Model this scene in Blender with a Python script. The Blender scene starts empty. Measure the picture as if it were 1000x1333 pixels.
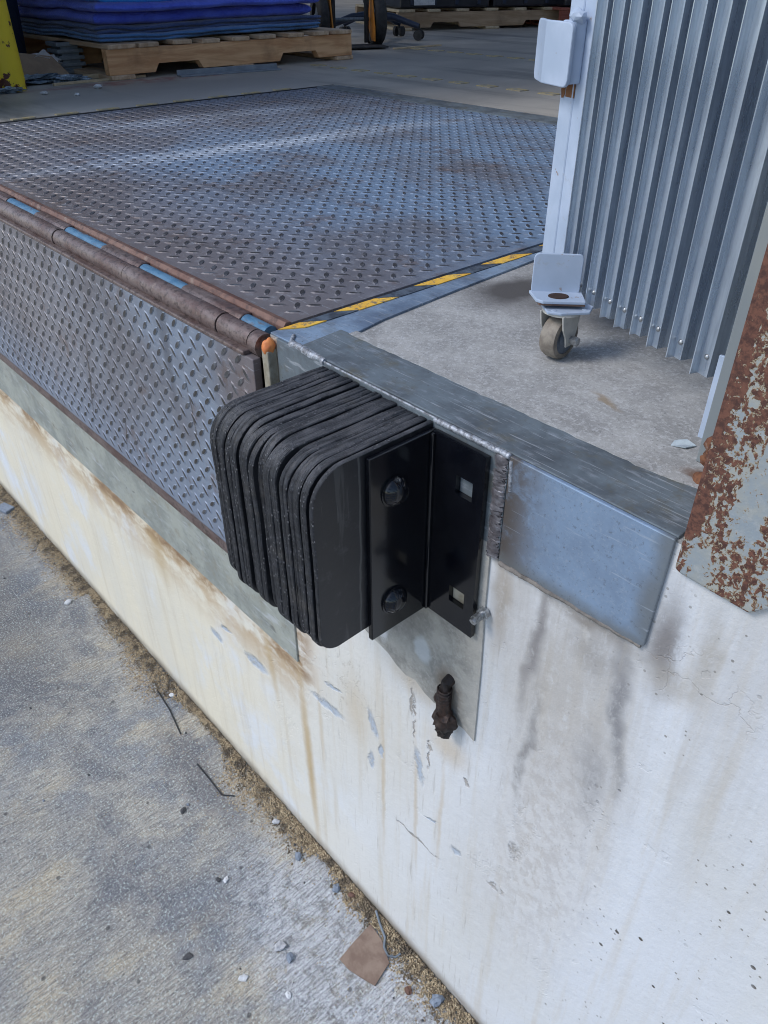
import bpy, bmesh, math, random
from mathutils import Vector, Matrix, noise as mnoise
R = math.radians
rnd = random.Random(7)
sc = bpy.context.scene
col = sc.collection

# ------------------------------------------------------------------ camera
CY, CP = 48.06355, 35.70576
cam = bpy.data.cameras.new('camera')
cam_o = bpy.data.objects.new('camera', cam)
col.objects.link(cam_o)
cam_o.location = (0.8271, -0.5304, 1.61745)
cam_o.rotation_euler = (R(90 - CP), R(0.16), R(CY))
cam.sensor_fit = 'VERTICAL'
cam.sensor_height = 36.0
cam.lens = 993.37 / 1333 * 36
cam.clip_start = 0.02
cam.clip_end = 500
sc.camera = cam_o

# ------------------------------------------------------------------ light
w = bpy.data.worlds.new('World')
sc.world = w
w.use_nodes = True
wn = w.node_tree
bg = wn.nodes['Background']
sky = wn.nodes.new('ShaderNodeTexSky')
sky.sky_type = 'NISHITA'
sky.sun_disc = False
sky.sun_elevation = R(48)
sky.sun_rotation = R(200)
sky.air_density = 1.0
sky.dust_density = 0.8
wn.links.new(sky.outputs[0], bg.inputs[0])
bg.inputs[1].default_value = 0.13
sun = bpy.data.lights.new('sun', 'SUN')
sun.energy = 1.3
sun.angle = R(20)
sun.color = (1.0, 0.96, 0.92)
sun_o = bpy.data.objects.new('sun', sun)
col.objects.link(sun_o)
sun_dir = Vector((-0.32, -0.62, 0.72)).normalized()      # towards the sun
sun_o.rotation_euler = sun_dir.to_track_quat('Z', 'Y').to_euler()
sun_o.location = (-2, -5, 8)
sc.view_settings.view_transform = 'Standard'
sc.view_settings.look = 'None'
sc.view_settings.gamma = 1.0
sc.view_settings.exposure = 0.6
sc.view_settings.use_curve_mapping = False
sc.cycles.max_bounces = 8
sc.cycles.diffuse_bounces = 5
sc.cycles.filter_width = 1.0

# ------------------------------------------------------------------ node helpers
class NT:
    def __init__(s, name):
        s.m = bpy.data.materials.new(name)
        s.m.use_nodes = True
        s.t = s.m.node_tree
        s.b = s.t.nodes['Principled BSDF']
        s.co = s.t.nodes.new('ShaderNodeTexCoord').outputs['Object']
    def lk(s, v, inp):
        if isinstance(v, bpy.types.NodeSocket):
            s.t.links.new(v, inp)
        elif v is not None:
            if isinstance(v, (tuple, list)):
                n = len(inp.default_value)
                v = tuple(v) + (1.0,) * (n - len(v))
            inp.default_value = v
    def map(s, scale=(1, 1, 1), loc=(0, 0, 0), rot=(0, 0, 0), v=None):
        n = s.t.nodes.new('ShaderNodeMapping')
        s.lk(v or s.co, n.inputs[0])
        n.inputs['Scale'].default_value = scale
        n.inputs['Location'].default_value = loc
        n.inputs['Rotation'].default_value = rot
        return n.outputs[0]
    def noise(s, scale, v=None, detail=4, rough=0.55, dist=0.0, color=False):
        n = s.t.nodes.new('ShaderNodeTexNoise')
        s.lk(v or s.co, n.inputs['Vector'])
        n.inputs['Scale'].default_value = scale
        n.inputs['Detail'].default_value = detail
        n.inputs['Roughness'].default_value = rough
        n.inputs['Distortion'].default_value = dist
        return n.outputs[1 if color else 0]
    def voro(s, scale, v=None, feature='F1', out=0, rnd=1.0):
        n = s.t.nodes.new('ShaderNodeTexVoronoi')
        n.feature = feature
        s.lk(v or s.co, n.inputs['Vector'])
        n.inputs['Scale'].default_value = scale
        n.inputs['Randomness'].default_value = rnd
        return n.outputs[out]
    def math(s, op, a, b=None, c=None, clamp=False):
        n = s.t.nodes.new('ShaderNodeMath')
        n.operation = op
        n.use_clamp = clamp
        s.lk(a, n.inputs[0]); s.lk(b, n.inputs[1]); s.lk(c, n.inputs[2])
        return n.outputs[0]
    def mul(s, a, b): return s.math('MULTIPLY', a, b)
    def add(s, a, b): return s.math('ADD', a, b)
    def rng(s, v, a, b, c=0.0, d=1.0, smooth=True):
        n = s.t.nodes.new('ShaderNodeMapRange')
        if smooth: n.interpolation_type = 'SMOOTHSTEP'
        s.lk(v, n.inputs[0])
        for i, x in enumerate((a, b, c, d)): n.inputs[1 + i].default_value = x
        return n.outputs[0]
    def mix(s, f, a, b, mode='MIX'):
        n = s.t.nodes.new('ShaderNodeMix')
        n.data_type = 'RGBA'
        n.blend_type = mode
        s.lk(f, n.inputs[0]); s.lk(a, n.inputs[6]); s.lk(b, n.inputs[7])
        return n.outputs[2]
    def xyz(s, v=None):
        n = s.t.nodes.new('ShaderNodeSeparateXYZ')
        s.lk(v or s.co, n.inputs[0])
        return n.outputs
    def warp(s, amp, scale, v=None):
        """coordinates pushed about by noise"""
        nz = s.noise(scale, v, 3, 0.6, color=True)
        a = s.t.nodes.new('ShaderNodeVectorMath'); a.operation = 'SUBTRACT'
        s.lk(nz, a.inputs[0]); a.inputs[1].default_value = (0.5, 0.5, 0.5)
        b = s.t.nodes.new('ShaderNodeVectorMath'); b.operation = 'SCALE'
        s.lk(a.outputs[0], b.inputs[0]); b.inputs[3].default_value = amp
        c = s.t.nodes.new('ShaderNodeVectorMath'); c.operation = 'ADD'
        s.lk(v or s.co, c.inputs[0]); s.lk(b.outputs[0], c.inputs[1])
        return c.outputs[0]
    def blob(s, v, c, r, soft=0.5, rot=0.0, axis='Y'):
        """1 inside an ellipsoid at c with radii r, falling to 0 over the soft share"""
        a = s.t.nodes.new('ShaderNodeVectorMath'); a.operation = 'SUBTRACT'
        s.lk(v, a.inputs[0]); a.inputs[1].default_value = c
        o = a.outputs[0]
        if rot:
            rr = s.t.nodes.new('ShaderNodeVectorRotate'); rr.rotation_type = axis + '_AXIS'
            s.lk(o, rr.inputs[0]); rr.inputs['Angle'].default_value = rot
            o = rr.outputs[0]
        d = s.t.nodes.new('ShaderNodeVectorMath'); d.operation = 'DIVIDE'
        s.lk(o, d.inputs[0]); d.inputs[1].default_value = r
        l = s.t.nodes.new('ShaderNodeVectorMath'); l.operation = 'LENGTH'
        s.lk(d.outputs[0], l.inputs[0])
        return s.rng(l.outputs['Value'], 1.0, 1.0 - soft, 0, 1)
    def bump(s, h, strength=0.3, dist=0.002, prev=None):
        n = s.t.nodes.new('ShaderNodeBump')
        s.lk(h, n.inputs['Height'])
        n.inputs['Strength'].default_value = strength
        n.inputs['Distance'].default_value = dist
        if prev is not None: s.lk(prev, n.inputs['Normal'])
        return n.outputs[0]
    def out(s, color, rough=0.6, metal=0.0, normal=None, spec=None):
        s.lk(color, s.b.inputs['Base Color'])
        s.lk(rough, s.b.inputs['Roughness'])
        s.lk(metal, s.b.inputs['Metallic'])
        if normal is not None: s.lk(normal, s.b.inputs['Normal'])
        if spec is not None: s.b.inputs['Specular IOR Level'].default_value = spec
        return s.m

# ------------------------------------------------------------------ materials
def mat_ground():
    n = NT('broomed_concrete')
    broom = n.noise(1.0, n.map((240, 26, 20)), 4, 0.72)
    broom2 = n.noise(1.0, n.map((420, 90, 20), (3, 1, 0)), 3, 0.7)
    big = n.noise(3.2, n.map((1, 1, 1), (3, 1, 0)), 5, 0.6, 0.4)
    mid = n.noise(9, n.warp(0.06, 12), 5, 0.65)
    fine = n.noise(200, None, 3, 0.8)
    c = n.mix(n.rng(big, 0.38, 0.62), (0.23, 0.25, 0.285), (0.36, 0.345, 0.315))
    c = n.mix(n.rng(mid, 0.40, 0.66, 0, 0.8), c, (0.47, 0.44, 0.38))
    tan = n.rng(n.noise(6.5, n.map((1, 0.6, 1), (8.3, 2.1, 0)), 5, 0.6), 0.50, 0.66)
    c = n.mix(n.mul(tan, 0.8), c, (0.54, 0.47, 0.345))
    dark = n.rng(n.noise(3.4, n.map((1, 1, 1), (11, 4, 0)), 6, 0.72, 0.6), 0.47, 0.66)
    c = n.mix(n.mul(dark, 0.8), c, (0.12, 0.13, 0.165))
    v = n.warp(0.08, 9)
    # dark band beside the grit, far along the wall
    wd = n.blob(v, (-1.35, -0.30, 0), (0.85, 0.30, 1), 0.8)
    c = n.mix(n.mul(wd, 0.65), c, (0.085, 0.085, 0.098))
    wd = n.blob(v, (-0.33, -0.11, 0), (0.30, 0.06, 1), 0.8)
    c = n.mix(n.mul(wd, 0.6), c, (0.10, 0.10, 0.125))
    # chalky white cement splash near the foot of the wall
    wh = n.noise(34, n.warp(0.03, 30), 5, 0.7)
    pos = n.blob(v, (0.24, -0.12, 0), (0.42, 0.19, 1), 0.6)
    c = n.mix(n.mul(n.rng(wh, 0.38, 0.54), n.mul(pos, 0.9)), c, (0.56, 0.575, 0.61))
    # light and dark grooves left by the broom, pores
    c = n.mix(n.rng(broom, 0.38, 0.58, 0.58, 0.05), c, (0.07, 0.07, 0.08))
    c = n.mix(n.rng(broom2, 0.52, 0.72, 0, 0.4), c, (0.70, 0.67, 0.60))
    c = n.mix(n.rng(n.noise(300, n.map(loc=(9, 9, 0)), 3, 0.8), 0.50, 0.62, 0, 0.4), c, (0.09, 0.09, 0.10))
    c = n.mix(n.rng(fine, 0.52, 0.64, 0, 0.55), c, (0.66, 0.77, 0.74))
    c = n.mix(n.rng(n.noise(230, n.map(loc=(5, 5, 0)), 3, 0.8), 0.54, 0.66, 0, 0.65), c, (0.04, 0.04, 0.045))
    spot = n.rng(n.voro(15), 0.05, 0.09, 1, 0)
    c = n.mix(n.mul(spot, 0.7), c, (0.05, 0.05, 0.055))
    h = n.add(n.mul(broom, 0.7), n.mul(fine, 1.0))
    return n.out(c, 0.9, 0, n.bump(h, 0.45, 0.0022))

def mat_wall():
    n = NT('painted_dock_wall')
    x, y, z = n.xyz()
    base = n.mix(n.rng(x, -0.5, 0.65), (0.73, 0.68, 0.55), (0.63, 0.66, 0.705))  # cream to bluish paint, with blue sky light mixed into the right-hand tone
    big = n.noise(4, n.map((1, 1, 0.5)), 5, 0.6)
    c = n.mix(n.rng(big, 0.4, 0.7, 0, 0.5), base, (0.60, 0.595, 0.555))
    # bluish-white overpaint left of frame
    ov = n.rng(n.noise(3.0, n.map((1.3, 1, 0.9), (4.2, 0, 1), v=n.warp(0.10, 9)), 5, 0.65), 0.48, 0.68)
    c = n.mix(n.mul(ov, n.rng(x, 0.3, 0.0)), c, (0.68, 0.71, 0.745))
    # vertical run marks
    st = n.noise(1.0, n.map((38, 1, 2.4)), 4, 0.6)
    c = n.mix(n.rng(st, 0.48, 0.75, 0, 0.38), c, (0.50, 0.43, 0.31))
    c = n.mix(n.rng(n.noise(190, None, 4, 0.8), 0.55, 0.68, 0, 0.35), c, (0.42, 0.40, 0.37))
    st2 = n.noise(1.0, n.map((16, 1, 1.3), (3, 0, 7)), 5, 0.65, 0.3)
    upper = n.rng(z, 0.55, 1.1)
    right = n.mul(n.rng(x, 0.30, 0.42), n.rng(x, 0.95, 0.62))
    c = n.mix(n.mul(n.rng(st2, 0.40, 0.62), n.mul(n.mul(upper, right), 0.42)), c, (0.38, 0.36, 0.33))
    v = n.warp(0.05, 11)
    v2 = n.warp(0.02, 40)
    grime = n.rng(n.noise(44, n.map((1, 1, 0.16), v=n.warp(0.03, 14)), 6, 0.75), 0.36, 0.62)
    grimf = n.rng(n.noise(75, n.map((1, 1, 0.6), v=n.warp(0.03, 40)), 5, 0.75), 0.36, 0.62)
    for cc, rr, ro, k, colr in [((0.535, 0, 0.93), (0.14, 0.5, 0.30), 0.12, 0.6, (0.36, 0.33, 0.29)),
                                ((0.545, 0, 0.66), (0.13, 0.5, 0.42), 0.0, 0.65, (0.44, 0.41, 0.38)),
                                ((0.470, 0, 0.45), (0.14, 0.5, 0.35), 0.0, 0.30, (0.46, 0.43, 0.38)),
                                ((0.433, 0, 1.03), (0.022, 0.5, 0.12), 0.0, 0.70, (0.33, 0.28, 0.22)),
                                ((0.488, 0, 1.00), (0.014, 0.5, 0.19), -0.05, 1.0, (0.26, 0.25, 0.25)),
                                ((0.500, 0, 0.82), (0.014, 0.5, 0.17), -0.03, 0.95, (0.27, 0.265, 0.265)),
                                ((0.625, 0, 1.10), (0.026, 0.5, 0.10), 0.10, 1.0, (0.22, 0.21, 0.21)),
                                ((0.602, 0, 0.98), (0.017, 0.5, 0.19), 0.14, 1.0, (0.25, 0.25, 0.26)),
                                ((0.560, 0, 1.04), (0.045, 0.5, 0.06), 0.2, 0.7, (0.30, 0.285, 0.27)),
                                ((0.585, 0, 0.86), (0.030, 0.5, 0.10), 0.1, 0.85, (0.32, 0.32, 0.33)),
                                ((0.661, 0, 1.11), (0.018, 0.5, 0.09), 0.0, 0.65, (0.36, 0.33, 0.28)),
                                ((0.640, 0, 1.06), (0.06, 0.5, 0.04), 0.2, 0.5, (0.40, 0.37, 0.32)),
                                ((0.55, 0, 1.075), (0.09, 0.5, 0.016), 0.0, 0.8, (0.22, 0.20, 0.18)),
                                ((0.43, 0, 1.085), (0.03, 0.5, 0.02), 0.0, 0.9, (0.16, 0.14, 0.12)),
                                ((0.22, 0, 0.60), (0.20, 0.5, 0.25), 0.0, 0.22, (0.52, 0.44, 0.29))]:
        b = n.blob(v, cc, rr, 0.95, ro)
        kk = n.math('MULTIPLY', n.add(n.mul(grime, 0.5), n.add(n.mul(grimf, 0.45), 0.35)), 1.25, clamp=True)
        c = n.mix(n.mul(n.mul(b, k), kk), c, colr)
    # tan crust under the steel strip, rust runs
    cr = n.mul(n.rng(z, 0.40, 0.585), n.rng(x, 0.10, -0.04))
    crn = n.noise(15, n.map((0.35, 1, 1), v=n.warp(0.05, 20)), 5, 0.7)
    c = n.mix(n.mul(cr, n.rng(crn, 0.36, 0.60)), c, (0.46, 0.33, 0.19))
    c = n.mix(n.mul(n.mul(n.rng(z, 0.53, 0.57), n.rng(x, 0.06, 0.0)), n.rng(crn, 0.42, 0.66)), c, (0.24, 0.15, 0.085))
    for cc, rr, ro, k in [((0.005, 0, 0.30), (0.020, 0.5, 0.42), 0.02, 0.8), ((0.055, 0, 0.45), (0.010, 0.5, 0.2), 0, 0.35),
                          ((-0.10, 0, 0.50), (0.018, 0.5, 0.16), 0.1, 0.5), ((-0.55, 0, 0.50), (0.06, 0.5, 0.14), 0.1, 0.45),
                          ((0.30, 0, 0.78), (0.09, 0.5, 0.045), 0.0, 0.4), ((0.37, 0, 0.70), (0.06, 0.5, 0.05), 0.2, 0.45),
                          ((0.23, 0, 0.47), (0.008, 0.5, 0.3), 0, 0.45), ((0.16, 0, 0.6), (0.05, 0.5, 0.12), 0, 0.3),
                          ((0.31, 0, 0.5), (0.007, 0.5, 0.26), 0.03, 0.4), ((0.365, 0, 0.52), (0.007, 0.5, 0.22), 0.0, 0.35)]:
        c = n.mix(n.mul(n.blob(n.warp(0.014, 20), cc, rr, 0.95, ro), k), c, (0.45, 0.32, 0.15))
    # blue-grey chips where the paint has come off
    relief = n.mul(n.rng(n.noise(9, n.map(loc=(1, 0, 1), v=n.warp(0.05, 26)), 5, 0.7), 0.60, 0.62), 0.12)
    for cc, rr, ro in [((-0.32, 0, 0.415), (0.030, 0.5, 0.016), 0.0), ((-0.16, 0, 0.455), (0.055, 0.5, 0.020), 0.10),
                       ((0.080, 0, 0.535), (0.062, 0.5, 0.014), 0.12), ((-0.27, 0, 0.47), (0.030, 0.5, 0.008), 0.3),
                       ((0.205, 0, 0.60), (0.012, 0.5, 0.040), 0.3), ((0.20, 0, 0.50), (0.009, 0.5, 0.03), 0.0),
                       ((0.404, 0, 0.472), (0.016, 0.5, 0.009), 0.4), ((0.345, 0, 0.49), (0.022, 0.5, 0.004), 0.5), ((0.315, 0, 0.60), (0.010, 0.5, 0.05), 0.2), ((0.10, 0, 0.60), (0.03, 0.5, 0.006), 0.3), ((0.225, 0, 0.55), (0.007, 0.5, 0.022), 0.0)]:
        m = n.mul(n.blob(v2, cc, rr, 0.6, ro), n.rng(grimf, 0.0, 0.35, 0.35, 1.0))
        c = n.mix(n.mul(m, 0.9), c, (0.40, 0.46, 0.54))
        relief = n.add(relief, n.mul(m, 0.8))
    for cc, rr, ro in [((0.506, 0, 0.60), (0.014, 0.5, 0.024), 0.2), ((0.484, 0, 0.477), (0.024, 0.5, 0.010), 0.2), ((0.334, 0, 0.635), (0.003, 0.5, 0.03), 0.0), ((0.334, 0, 0.67), (0.005, 0.5, 0.012), 0.0),
                       ((0.315, 0, 0.40), (0.07, 0.5, 0.0035), 0.06), ((0.295, 0, 0.735), (0.0035, 0.5, 0.05), 0),
                       ((0.30, 0, 0.70), (0.0025, 0.5, 0.07), 0.0), ((0.41, 0, 0.66), (0.006, 0.5, 0.01), 0.4)]:
        m = n.mul(n.blob(n.warp(0.022, 60), cc, rr, 0.6, ro), n.rng(grimf, 0.1, 0.5))
        c = n.mix(n.mul(m, 0.9), c, (0.34, 0.31, 0.28))
        relief = n.add(relief, n.mul(m, 0.9))
    c = n.mix(n.mul(n.rng(n.noise(1.0, n.map((120, 1, 9), (2, 0, 2)), 4, 0.65), 0.56, 0.72), n.mul(n.rng(x, 0.0, 0.1), n.rng(x, 0.72, 0.5, 0, 0.5))), c, (0.36, 0.34, 0.31))
    # thick mottled repaint right of the chips
    mot = n.noise(60, n.map((1, 1, 0.6), rot=(0, 0.6, 0), v=n.warp(0.02, 50)), 4, 0.65)
    mm = n.blob(v, (0.56, 0, 0.60), (0.20, 0.5, 0.42), 0.9)
    c = n.mix(n.mul(n.rng(mot, 0.42, 0.56), n.mul(mm, 0.5)), c, (0.66, 0.67, 0.68))
    # pinholes
    p1 = n.voro(34, out=0)
    ps = n.noise(5, n.map(loc=(2, 0, 5)), 3)
    pin = n.mul(n.rng(p1, 0.075, 0.11, 1, 0), n.rng(ps, 0.44, 0.50))
    p2 = n.mul(n.rng(n.voro(80), 0.10, 0.14, 1, 0), n.rng(n.noise(8, n.map(loc=(9, 0, 1)), 3), 0.46, 0.52))
    c = n.mix(n.mul(pin, n.rng(x, 0.56, 0.68)), c, (0.09, 0.08, 0.07))
    c = n.mix(n.mul(p2, n.rng(x, 0.50, 0.68, 0, 0.8)), c, (0.16, 0.15, 0.13))
    # hairline cracks
    ck = n.voro(15, n.warp(0.05, 30), 'DISTANCE_TO_EDGE')
    cm = n.add(n.blob(v, (0.665, 0, 1.075), (0.075, 0.5, 0.055), 0.5), n.blob(v, (0.12, 0, 0.64), (0.13, 0.5, 0.10), 0.4))
    crack = n.mul(n.rng(ck, 0.0, 0.016, 1, 0), cm)
    c = n.mix(n.mul(crack, n.rng(grimf, 0.3, 0.8, 0.0, 0.35)), c, (0.32, 0.27, 0.22))
    # dirt at the foot
    c = n.mix(n.mul(n.rng(z, 0.05, 0.0), n.rng(crn, 0.2, 0.6)), c, (0.22, 0.19, 0.15))
    h = n.add(n.add(n.mul(n.noise(30, None, 5, 0.6), 0.5), n.mul(n.noise(140, n.map((1, 1, .7)), 4, 0.7), 0.22)), n.add(n.mul(mot, n.mul(mm, 0.35)), n.mul(n.noise(6), 0.8)))
    h = n.math('SUBTRACT', h, n.add(relief, n.add(n.mul(crack, 0.12), n.mul(pin, n.rng(x, 0.56, 0.68, 0, 0.5)))))
    return n.out(c, 0.62, 0, n.bump(h, 0.6, 0.006))

def mat_dockfloor():
    n = NT('worn_dock_concrete')
    x, y, z = n.xyz()
    sp = n.noise(210, None, 3, 0.75)
    mid = n.noise(14, n.warp(0.04, 14), 5, 0.65)
    c = n.mix(n.rng(mid, 0.36, 0.66), (0.27, 0.27, 0.265), (0.39, 0.39, 0.38))
    c = n.mix(n.rng(sp, 0.46, 0.70, 0, 0.6), c, (0.56, 0.57, 0.58))
    c = n.mix(n.rng(n.noise(240, n.map(loc=(3, 3, 3)), 3, 0.7), 0.56, 0.74, 0, 0.6), c, (0.10, 0.10, 0.105))
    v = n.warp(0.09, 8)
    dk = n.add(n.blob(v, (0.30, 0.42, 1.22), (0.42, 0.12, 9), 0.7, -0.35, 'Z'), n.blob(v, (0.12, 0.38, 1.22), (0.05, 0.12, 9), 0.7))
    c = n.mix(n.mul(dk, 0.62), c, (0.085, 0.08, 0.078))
    c = n.mix(n.mul(n.blob(n.warp(0.02, 30), (0.42, 0.17, 1.22), (0.035, 0.008, 9), 0.8, 0.3, 'Z'), 0.7), c, (0.25, 0.18, 0.10))
    c = n.mix(n.mul(n.blob(n.warp(0.02, 30), (0.575, 0.105, 1.22), (0.035, 0.02, 9), 0.8), 0.9), c, (0.16, 0.09, 0.055))
    # smoother trodden floor inside
    ins = n.rng(y, 0.75, 1.3)
    left = n.rng(x, -1.5, -1.9)
    im = n.math('MAXIMUM', ins, left)
    ic = n.mix(n.rng(n.noise(2.2, n.map((1, 0.5, 1)), 5, 0.6), 0.35, 0.68), (0.33, 0.31, 0.28), (0.47, 0.44, 0.39))
    ic = n.mix(n.rng(n.noise(1.3, n.map((0.5, 3, 1), (4, 2, 0)), 5, 0.65), 0.48, 0.66, 0, 0.8), ic, (0.17, 0.165, 0.155))
    c = n.mix(im, c, ic)
    red = n.blob(n.warp(0.12, 6), (-2.60, 1.25, 1.22), (0.10, 0.75, 9), 0.6)
    c = n.mix(n.mul(red, n.rng(n.noise(20), 0.35, 0.6, 0, 0.65)), c, (0.26, 0.06, 0.06))
    h = n.add(n.mul(sp, 0.6), mid)
    rough = n.mix(im, (0.85,) * 3, (0.5,) * 3)
    return n.out(c, rough, 0, n.bump(h, 0.35, 0.003))

def mat_deck(name, tint=(0.19, 0.275, 0.40), brown=(0.135, 0.115, 0.115), lip=False):
    n = NT(name)
    x, y, z = n.xyz()
    a = n.noise(3.2, n.map((1, 1, 1)), 5, 0.6, 0.3)
    b = n.noise(45, None, 5, 0.7)
    st = n.noise(1.0, n.map((9, 2.5, 2.5), rot=(0, 0, 0.9)), 4, 0.6)
    if lip:
        k = n.rng(x, -0.9, 0.0)
        c = n.mix(n.mul(k, 0.8), (0.225, 0.215, 0.23), (0.23, 0.30, 0.40))
    else:
        k = n.mul(n.rng(y, 0.55, 0.05), 1.0)
        c = n.mix(k, tint, (0.185, 0.165, 0.17))
        c = n.mix(n.mul(n.rng(x, -0.9, -1.7), 0.7), c, (0.185, 0.175, 0.195))
    c = n.mix(n.rng(a, 0.42, 0.66, 0, 0.65), c, brown)
    c = n.mix(n.rng(b, 0.5, 0.78, 0, 0.5), c, (0.32, 0.34, 0.38))
    if not lip:
        # tyre-worn bright band across the deck
        band = n.add(n.blob(n.warp(0.10, 3), (-1.08, 0.75, z_top), (0.11, 1.0, 9), 1.0, 0.12, 'Z'), n.mul(n.blob(n.warp(0.10, 3), (-1.58, 0.85, z_top), (0.12, 0.8, 9), 1.0, 0.1, 'Z'), 0.5))
        c = n.mix(n.mul(band, n.rng(st, 0.3, 0.6, 0.45, 0.9)), c, (0.46, 0.53, 0.63))
        scr = n.rng(n.noise(1.0, n.map((2.2, 34, 1), rot=(0, 0, -0.9)), 3, 0.6), 0.60, 0.68)
        c = n.mix(n.mul(scr, 0.35), c, (0.05, 0.045, 0.045))
    else:
        scr = n.rng(n.noise(1.0, n.map((9, 1, 1.2), rot=(0, -0.35, 0)), 4, 0.6), 0.58, 0.70)
        c = n.mix(n.mul(scr, 0.5), c, (0.055, 0.05, 0.055))
        c = n.mix(n.mul(n.rng(z, 1.0, 0.79), 0.7), c, (0.22, 0.265, 0.35))
        c = n.mix(n.mul(n.rng(x, -0.16, 0.0), 0.6), c, (0.17, 0.12, 0.10))
    if lip:
        for c0_, r0_, a0_ in (((-0.63, 0, 0.93), (0.006, 0.5, 0.14), -0.28), ((-0.50, 0, 0.86), (0.004, 0.5, 0.06), -0.3), ((-0.20, 0, 1.02), (0.004, 0.5, 0.10), 0.1)):
            c = n.mix(n.mul(n.blob(n.warp(0.012, 20), c0_, r0_, 0.7, a0_), 0.75), c, (0.06, 0.05, 0.045))
    gr = n.noise(1.0, n.map((30, 260, 30) if not lip else (30, 30, 260), rot=(0, 0, 0.5) if not lip else (0, 0.5, 0)), 3, 0.7)
    c = n.mix(n.rng(gr, 0.60, 0.68, 0, 0.45), c, (0.42, 0.45, 0.50))
    c = n.mix(n.rng(n.noise(11, n.map(loc=(8, 8, 8)), 6, 0.75), 0.55, 0.66, 0, 0.55), c, (0.13, 0.085, 0.065))
    r = n.rng(b, 0.3, 0.7, 0.34, 0.58)
    return n.out(c, r, 0.25, n.bump(n.add(b, n.mul(a, 2)), 0.12, 0.002))
z_top = 1.22

def mat_treads(name, c1, c2):
    n = NT(name)
    b = n.noise(60, None, 4, 0.7)
    a = n.noise(4, None, 4, 0.6)
    c = n.mix(n.rng(a, 0.4, 0.65), c1, c2)
    c = n.mix(n.rng(n.noise(9, n.map(loc=(5, 2, 1)), 5, 0.7), 0.52, 0.72, 0, 0.5), c, (0.22, 0.24, 0.28))
    c = n.mix(n.rng(b, 0.5, 0.75, 0, 0.5), c, (0.20, 0.21, 0.23))
    return n.out(c, 0.62, 0.1, n.bump(b, 0.15, 0.001))

def mat_rust(name, c1=(0.115, 0.055, 0.042), c2=(0.20, 0.125, 0.095), c3=(0.06, 0.045, 0.045), rough=0.62, metal=0.25, sc_=1.0):
    n = NT(name)
    a = n.noise(14 * sc_, n.map((0.5, 1, 1)), 6, 0.7)
    b = n.noise(70 * sc_, None, 5, 0.7)
    c = n.mix(n.rng(a, 0.36, 0.6), c1, c2)
    c = n.mix(n.rng(b, 0.46, 0.66, 0, 0.8), c, c3)
    c = n.mix(n.rng(n.noise(30 * sc_, n.map(loc=(4, 4, 4)), 5, 0.7), 0.58, 0.72, 0, 0.5), c, (0.30, 0.24, 0.20))
    return n.out(c, rough, metal, n.bump(n.add(a, b), 0.4, 0.0015))

def mat_bluepaint():
    n = NT('worn_blue_paint')
    b = n.noise(80, n.map((0.35, 1, 1)), 5, 0.7)
    c = n.mix(n.rng(b, 0.35, 0.6), (0.045, 0.14, 0.25), (0.10, 0.22, 0.34))
    c = n.mix(n.rng(n.noise(40, n.map((0.4, 1, 1)), 5, 0.7), 0.54, 0.64, 0, 0.8), c, (0.12, 0.08, 0.065))
    return n.out(c, 0.5, 0.1, n.bump(b, 0.2, 0.001))

def mat_steel(name, base=(0.27, 0.325, 0.40), dark=(0.11, 0.125, 0.145), brown=(0.17, 0.14, 0.11), rough=0.42, metal=0.55, brownk=0.5, loc=(0, 0, 0)):
    n = NT(name)
    a = n.noise(9, n.map((1, 1, 1), loc, v=n.warp(0.05, 10)), 5, 0.65)
    b = n.noise(130, n.map((0.25, 1, 1)), 4, 0.7)
    d = n.noise(24, n.map(loc=(7, 1, 2)), 6, 0.7)
    c = n.mix(n.rng(a, 0.36, 0.62), dark, base)
    c = n.mix(n.rng(d, 0.50, 0.70, 0, brownk), c, brown)
    c = n.mix(n.rng(b, 0.52, 0.75, 0, 0.35), c, (0.48, 0.52, 0.58))
    s1 = n.noise(1.0, n.map((12, 330, 60), rot=(0, 0, 0.06)), 3, 0.7)
    s2 = n.noise(1.0, n.map((16, 240, 60), (4, 4, 0), rot=(0, 0, -0.4)), 3, 0.7)
    c = n.mix(n.rng(s1, 0.60, 0.68, 0, 0.5), c, (0.50, 0.53, 0.57))
    c = n.mix(n.rng(s2, 0.64, 0.70, 0, 0.6), c, (0.07, 0.075, 0.08))
    c = n.mix(n.rng(n.noise(180, None, 4, 0.8), 0.54, 0.70, 0, 0.5), c, (0.12, 0.12, 0.12))
    c = n.mix(n.mul(n.rng(n.voro(75), 0.05, 0.12, 0.7, 0), n.rng(n.noise(25), 0.45, 0.6)), c, (0.06, 0.055, 0.05))
    return n.out(c, n.rng(a, 0.3, 0.7, rough + 0.14, rough - 0.08), metal, n.bump(n.add(n.mul(a, 1.5), b), 0.16, 0.0015))

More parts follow.
